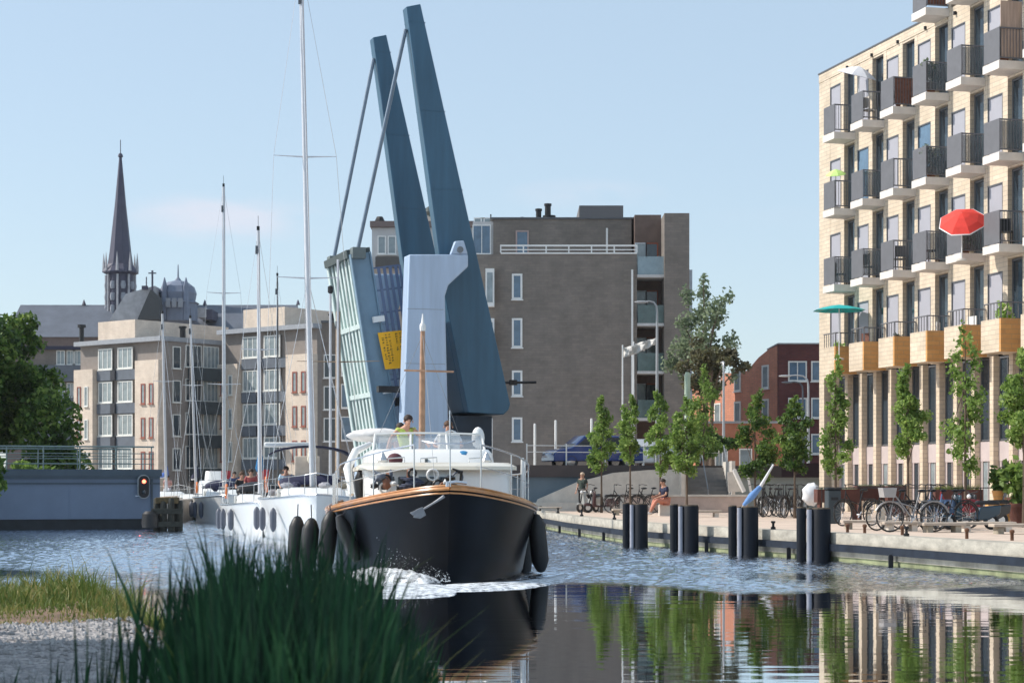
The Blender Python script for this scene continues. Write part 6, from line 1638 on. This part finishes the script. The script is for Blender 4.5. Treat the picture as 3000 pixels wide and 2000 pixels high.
# ------------------------------------------------------------------ bicycles and scooters
def bicycle(lab, loc, rz, frame, grp=None, bag=None, basket=False, lean=.05):
    t = thing('bicycle', lab, 'bicycle', loc, rz, grp); R_ = .34
    for x in (-.53, .53):
        w_ = MB().torus((0, 0, 0), R_ - .02, .02, 24, 6, 'y').xf(Matrix.Translation((x, 0, R_))).build('wheel', RUBBER, t)
        sp = MB()
        for i in range(8):
            a = PI * i / 8; sp.tube([(x + .32 * math.cos(a), 0, R_ + .32 * math.sin(a)), (x - .32 * math.cos(a), 0, R_ - .32 * math.sin(a))], .003, 3)
        sp.build('spokes', STEEL, w_)
        md = MB().tube([(x + .37 * math.cos(a), 0, R_ + .37 * math.sin(a)) for a in np.linspace(.3, 2.7, 8)], .022, 5).build('mudguard', frame, t)
    f = MB().tube([(-.42, 0, .92), (-.53, 0, R_)], .016, 6).tube([(-.42, 0, .86), (.0, 0, .32)], .018, 6).tube([(-.40, 0, .70), (.14, 0, .55)], .014, 6).tube([(.0, 0, .30), (.17, 0, .86)], .018, 6).tube([(0, 0, .30), (.53, 0, R_)], .013, 6).tube([(.15, 0, .78), (.53, 0, R_)], .011, 6)
    f.tube([(.22, 0, .72), (.66, 0, .72), (.60, 0, .40)], .010, 5).build('frame', frame, t)
    MB().tube([(-.42, 0, .90), (-.43, 0, 1.08), (-.36, -.12, 1.10), (-.22, -.24, 1.06)], .012, 6).tube([(-.43, 0, 1.08), (-.36, .12, 1.10), (-.22, .24, 1.06)], .012, 6).build('handlebar', BLACKM, t)
    MB().ell((.22, 0, .95), (.15, .08, .04), 10, 6, lambda p: 1 - .3 * (p.x < 0)).tube([(.17, 0, .8), (.2, 0, .93)], .014, 6).build('saddle', BLACKM, t)
    MB().tube([(-.06, -.09, .22), (.06, -.09, .38)], .012, 5).tube([(.0, .0, .30), (.0, -.1, .3)], .03, 8).build('crank', STEEL, t)
    MB().tube([(.5, .08, 0), (.44, .02, .34)], .009, 5).build('kickstand', STEEL, t)
    if basket: MB().prism([(-.72, .80), (-.46, .80), (-.42, 1.02), (-.76, 1.02)], -.17, .17).build('basket', basket if not isinstance(basket, bool) else OLDWOOD, t, smooth=False)
    if bag:
        for s_ in (-1, 1): MB().cbox(.40, .70, s_ * .14 - .06, s_ * .14 + .06, .40, .72, .03).build('pannier', bag, t)
    return t
FB = mat('bike_black', (.02, .02, .022), .4, .3, .1, 6); FGr = mat('bike_grey', (.28, .28, .29), .4, .4, .1, 6); FR = mat('bike_red', (.35, .02, .03), .4, .1, .1, 6); FBl = mat('bike_blue', (.12, .20, .36), .4, .2, .1, 6)
b0 = bicycle('black upright bicycle parked behind the nearest pile cluster, by the dark bin', (ux(2512, 50.5), 50.5, .6), .6, FB, 'bicycles on the promenade')
b0['label'] = 'black bicycle standing right of the dark bin, facing the water'
bicycle('grey bicycle with large pale wheels parked at the quay in front of the cream columns', (ux(2672, 44.0), 44.0, .6), .15, FGr, 'bicycles on the promenade', basket=mat('grey_basket', (.35, .33, .32), .7))
bicycle('bicycle with a blue grey bag leaning beside the one with large pale wheels', (ux(2750, 46.2), 46.2, .6), .9, FBl, 'bicycles on the promenade', bag=mat('blue_grey_bag', (.10, .16, .27), .7))
bicycle('dark red bicycle right of the one with the blue grey bag', (ux(2795, 47.5), 47.5, .6), .5, FR, 'bicycles on the promenade', bag=mat('red_bag', (.25, .02, .03), .7))
for i, (u, Y, r) in enumerate(((2620, 45.5, .5), (2700, 46.8, .2), (2725, 45.6, 1.1), (2775, 46.0, .35))):
    dup(b0, (ux(u, Y), Y, .6), r, ('black bicycle left of the grey one with pale wheels', 'dark bicycle close behind the grey one with pale wheels', 'black bicycle turned sideways between the grey one and the bag carrier', 'black bicycle just left of the dark red bicycle')[i], 'bicycles on the promenade')
rb2 = random.Random(9); cl = [(2215, 66), (2235, 64.5), (2250, 66.5), (2262, 63.5), (2275, 65.5), (2290, 63), (2302, 65), (2318, 62.5), (2330, 64.2), (2345, 62)]
words_ = ['leftmost bicycle', 'second bicycle from the left', 'third bicycle from the left', 'fourth bicycle from the left', 'fifth bicycle from the left', 'sixth bicycle from the left', 'seventh bicycle from the left', 'eighth bicycle from the left', 'ninth bicycle from the left', 'rightmost bicycle']
for i, (u, Y) in enumerate(cl):
    dup(b0, (ux(u, Y), Y, .6), rb2.uniform(.9, 2.2) + (PI if i % 3 == 0 else 0), words_[i] + ' of the crowded row between the third and fourth pile clusters', 'bicycles crowded in the rack')
for i, (u, Y, r, lab) in enumerate(((1830, 73, .3, 'dark bicycle standing behind the furthest pile cluster, left of the seated person'), (1868, 72, .1, 'dark bicycle right behind the furthest pile cluster'), (1900, 73.4, .5, 'bicycle close behind the seated person'), (1735, 75.5, 1.0, 'bicycle behind the dark moped by the standing person'))):
    dup(b0, (ux(u, Y), Y, .6), r, lab, 'bicycles behind the furthest piles')
def moped(lab, loc, rz, m_, seatc=BLACKM):
    t = thing('moped', lab, 'moped', loc, rz, 'mopeds on the promenade')
    for x in (-.6, .6):
        w_ = MB().torus((x, 0, .22), .17, .055, 18, 8, 'y').build('wheel', RUBBER, t)
        MB().tube([(x, -.03, .22), (x, .03, .22)], .11, 12).build('rim', STEEL, w_)
    MB().prism([(-.42, .25), (-.36, .95), (-.28, .98), (-.25, .34), (.15, .30), (.22, .62), (.85, .68), (.82, .42), (.45, .25)], -.15, .15).build('body', m_, t, ang=40, bevel=.05)
    MB().cbox(.15, .82, -.14, .14, .69, .80, .05).build('seat', seatc, t)
    MB().tube([(-.60, 0, .22), (-.40, 0, .98)], .03, 7).tube([(-.34, -.28, 1.04), (-.42, 0, .98), (-.34, .28, 1.04)], .016, 6).build('handlebar', BLACKM, t)
    MB().ell((-.46, 0, .90), (.06, .08, .07), 10, 6).build('headlight', mat('headlamp', (.7, .7, .7), .1), t)
    MB().ell((-.62, 0, .36), (.2, .08, .07), 10, 6).build('front_mudguard', m_, t)
    t.scale = (.88, .88, .88)
    return t
moped('dark brown moped parked beside the standing person near the quay', (ux(1762, 74), 74, .6), .15, mat('moped_maroon', (.06, .02, .02), .3, 0, .1, 3, coat=.4))
moped('pale grey moped next to the dark brown one', (ux(1722, 75), 75, .6), .9, mat('moped_grey', (.42, .42, .40), .35, 0, .05, 3, coat=.4))
moped('black moped with a blue cover parked right of the bicycles before the cream columns', (ux(2842, 46.5), 46.5, .6), .1, mat('moped_navy', (.015, .05, .08), .35, 0, .1, 3, coat=.4))
moped('dark moped with red tail, rightmost of the parked two wheelers', (ux(2880, 48.5), 48.5, .6), .3, mat('moped_black', (.02, .02, .022), .35, 0, .1, 3, coat=.4))
# people on the promenade
person('person in a navy top and white shoes sitting between the two left pile clusters', (ux(1948, 66.5), 66.5, .62), -1.15,
       dict(SIT(.42, .36), knl=(.11, -.40, .52), anl=(.12, -.66, .12), knr=(-.11, -.36, .56), anr=(-.10, -.50, .10), head=(0, -.10, 1.14), crown=(0, -.12, 1.23), wrl=(.10, -.36, .62), wrr=(-.10, -.36, .66)), mat('navy_top', (.012, .016, .05), .8), mat('salmon_trousers', (.55, .22, .15), .8, 0, .1, 6), HAIRD, 1.0, shoes=WHITE)
t = thing('stone_block', 'pale stone block on which the person in navy sits', 'stone block', (ux(1955, 66.7), 66.7, .6), 0)
MB().cbox(-.30, .30, -.22, .22, 0, .40, .03).build('block', CONC, t)
person('person in dark clothes with pale hair standing beside the mopeds near the quay', (ux(1706, 76.5), 76.5, .6), -.6, None, mat('dark_green_jacket', (.03, .045, .035), .8), BLACKM, mat('pale_hair', (.5, .38, .28), .8), .93)

# ------------------------------------------------------------------ promenade furniture
pf = thing('folded_parasol', 'folded blue and white parasol leaning beside the third pile cluster', 'parasol', (ux(2205, 60), 60, .6), 0)
pa, pb_, pc = (ux(2178, 60), vz(1480, 60)), (ux(2228, 60), vz(1425, 60)), (ux(2266, 60), vz(1360, 60)); o0 = ux(2205, 60)
MB().tube([(pa[0] - o0, 0, pa[1] - .6), (pa[0] * .5 + pb_[0] * .5 - o0, 0, (pa[1] + pb_[1]) / 2 - .6), (pb_[0] - o0, 0, pb_[1] - .6)], [.05, .12, .07], 10).build('canopy', mat('sky_blue_cloth', (.12, .26, .55), .8, 0, .25, 7), pf)
MB().tube([(pb_[0] - o0 + .005, 0, pb_[1] - .59), (pc[0] - o0, 0, pc[1] - .6)], [.055, .03], 10).build('canopy_top', mat('white_cloth', (.7, .72, .75), .8), pf)
MB().tube([(pa[0] - o0, 0, pa[1] - .6), (pa[0] - .3 - o0, 0, .0)], .02, 6).build('pole', STEEL, pf)
bn = thing('litter_bin', 'tall dark blue grey bin standing behind the nearest pile cluster', 'bin', (ux(2440, 53.5), 53.5, .6), .1)
MB().cbox(-.19, .19, -.19, .19, 0, .95, .03).build('body', mat('bin_dark', (.035, .05, .06), .5, 0, .1, 3), bn)
MB().cbox(-.21, .21, -.21, .21, .951, 1.0, .02).build('lid', BLACKM, bn)
MB().box(-.10, .10, -.196, -.191, .66, .74).build('slot', BLACKM, bn, smooth=False)
wc = thing('white_cover', 'white cloth bundle lying over the bicycles behind the nearest pile cluster', 'cloth', (ux(2378, 61), 61, .6), 0)
MB().ell((0, 0, .78), (.30, .25, .36), 12, 8, lambda p: 1 + .15 * math.sin(p.x * 9) * math.cos(p.z * 7)).build('cloth', mat('white_cloth', (.7, .72, .75), .8), wc)
# long corten planters in front of the facade
for i, (u0, u1, Y, z0, z1, lab) in enumerate(((2395, 2520, 58, .55, .95, 'rust brown steel planter behind the dark bin'), (2512, 2598, 58.5, .60, 1.05, 'upper rust brown steel planter left of the bicycle group'), (2601, 2658, 58, .15, 1.05, 'rust brown steel planter behind the bicycle with large wheels'),
                                              (2740, 2880, 55, .30, .95, 'rust brown steel planter with dry grass behind the mopeds'), (2902, 2944, 52, .0, .52, 'low rust brown planter box between two pale posts at right'), (2962, 3060, 51, .0, .75, 'rust brown planter at the right edge with green plants'))):
    xa, xb = ux(u0, Y), ux(u1, Y); c = (xa + xb) / 2; hw = (xb - xa) / 2
    t = thing('steel_planter', lab, 'planter', (c, Y, .6), 0, 'rust brown steel planters')
    m = MB().box(-hw, hw, 0, .03, z0, z1).box(-hw, hw, .67, .7, z0, z1).box(-hw, -hw + .03, .031, .669, z0, z1).box(hw - .03, hw, .031, .669, z0, z1).box(-hw + .03, hw - .03, .031, .669, z0, z1 - .08)
    m.build('box', CORTEN, t, smooth=False)
    if z0 > .1:
        for x in (-hw + .08, hw - .14): MB().box(x, x + .07, .1, .6, 0, z0 - .002).build('foot', CORTEN, t, smooth=False)
    n = 420; rs_ = np.random.RandomState(300 + i); Lx = np.stack([rs_.uniform(-hw + .05, hw - .05, n), rs_.uniform(.08, .62, n), np.full(n, z1 - .08)], 1)
    g = blades('planting', Lx, rs_.uniform(.08, .3 if i in (3, 5) else .16, n), np.full(n, .018), rs_.rand(n) * .7, 300 + i, GRASS if i == 3 else (LEAF_A if i == 5 else LEAF_C), 3); g.parent = t
for i, (u, Y, lab) in enumerate(((2544, 57, 'pale square post left of the tan framed planter opening'), (2586, 57, 'pale square post right of the tan framed planter opening'), (2895, 51.5, 'pale square post left of the low planter box at right'), (2952, 51, 'pale square post right of the low planter box at right'))):
    t = thing('pale_post', lab, 'post', (ux(u, Y), Y, .6), 0, 'pale square posts along the planters')
    MB().cbox(-.07, .07, -.07, .07, 0, .62, .01).build('post', mat('pale_post_stone', (.66, .56, .44), .8, 0, .08, 5), t)
potted('potted_plant', (ux(2924, 50), 50, 1.22), 1.0, LEAF_B, 'round green plant in an orange wooden box before the cream columns at right', 'plants on the promenade', ORANGE_SHADE_POT, seed=91)
t = thing('wooden_box_stand', 'orange wooden box carrying the round green plant at right', 'box', (ux(2924, 50.2), 50.2, .6), 0)
MB().box(-.30, .30, -.18, .18, .40, .62).box(-.27, -.2, -.15, .15, 0, .398).box(.2, .27, -.15, .15, 0, .398).build('box', mat('orange_timber', (.62, .33, .10), .7, 0, .15, 6), t, smooth=False)
t = potted('potted_plant', (ux(2985, 49.5), 49.5, .6), 1.9, LEAF_A, 'tall bright green bush at the right edge behind the quay', 'plants on the promenade', CORTEN, seed=92)
# low stone benches on the quay
for i, (u, Y, L_, lab) in enumerate(((1612, 74, .9, 'pale stone bench furthest left by the yacht rail'), (1822, 68, .7, 'pale stone bench left of the furthest pile cluster'), (2060, 64, 1.2, 'pale stone bench behind the second pile cluster'), (2540, 46.8, 1.25, 'stone bench right of the dark bin'),
                                     (2640, 45, .9, 'stone bench in front of the bicycle with pale wheels'), (2760, 43.8, 1.0, 'stone bench in front of the bicycle with the bag'), (2890, 44.5, 1.3, 'stone bench in front of the low planter box'), (2975, 42.4, 1.1, 'stone bench at the right edge of the photo'))):
    t = thing('stone_bench', lab, 'bench', (ux(u, Y), Y, .6), .05 * (i % 3), 'low stone benches on the promenade')
    MB().cbox(-L_ / 2, L_ / 2, -.22, .22, .16, .23, .012).build('seat', mat('bench_stone', (.45, .38, .31), .85, 0, .15, 4), t)
    for x in (-L_ / 2 + .1, L_ / 2 - .24): MB().cbox(x, x + .14, -.18, .18, 0, .159, .01).build('support', STAINC if i % 2 else CONC, t)
for i, (u, Y) in enumerate(((2470, 43), (2520, 42.4), (2630, 41), (2818, 38.6), (2950, 37.4))):
    t = thing('mooring_post', ('first', 'second', 'third', 'fourth', 'fifth')[i] + ' small rusty mooring post from the left along the right quay edge', 'mooring post', (ux(u, Y) + .1, Y, .6), 0, 'small mooring posts on the quay')
    MB().lathe([(.035, 0), (.035, .14), (.05, .16), (.05, .2), (.02, .22)], n=8).build('post', mat('rusty_iron', (.14, .07, .04), .9, 0, .4, 10), t)
rl = thing('promenade_railing', 'thin dark railing running along the planters in front of the cream columns', 'railing', (ux(2500, 57), 57, .6), -.55)
MB().tube([(-1.2, 0, 1.0), (9, 0, 1.0)], .016, 5).build('rail', BLACKM, rl)
for i in range(9): MB().tube([(-1.0 + i * 1.22, 0, 0), (-1.0 + i * 1.22, 0, 1.0)], .014, 5).build('post', BLACKM, rl)

# ------------------------------------------------------------------ haze
hz = MB().box(-150, 110, -12, 300, -1.5, 40).build('haze', None, None, smooth=False); hz['kind'] = 'stuff'; tag(hz, 'thin summer haze in the air over the canal', 'haze')
hm_ = bpy.data.materials.new('haze_volume'); hm_.use_nodes = True; n_ = hm_.node_tree
for x_ in list(n_.nodes):
    if x_.type == 'BSDF_PRINCIPLED': n_.nodes.remove(x_)
pv = n_.nodes.new('ShaderNodeVolumePrincipled'); pv.inputs['Color'].default_value = (.92, .95, 1, 1); pv.inputs['Density'].default_value = .00012; pv.inputs['Anisotropy'].default_value = .2
n_.links.new(pv.outputs[0], [x_ for x_ in n_.nodes if x_.type == 'OUTPUT_MATERIAL'][0].inputs['Volume'])
hz.data.materials.append(hm_)
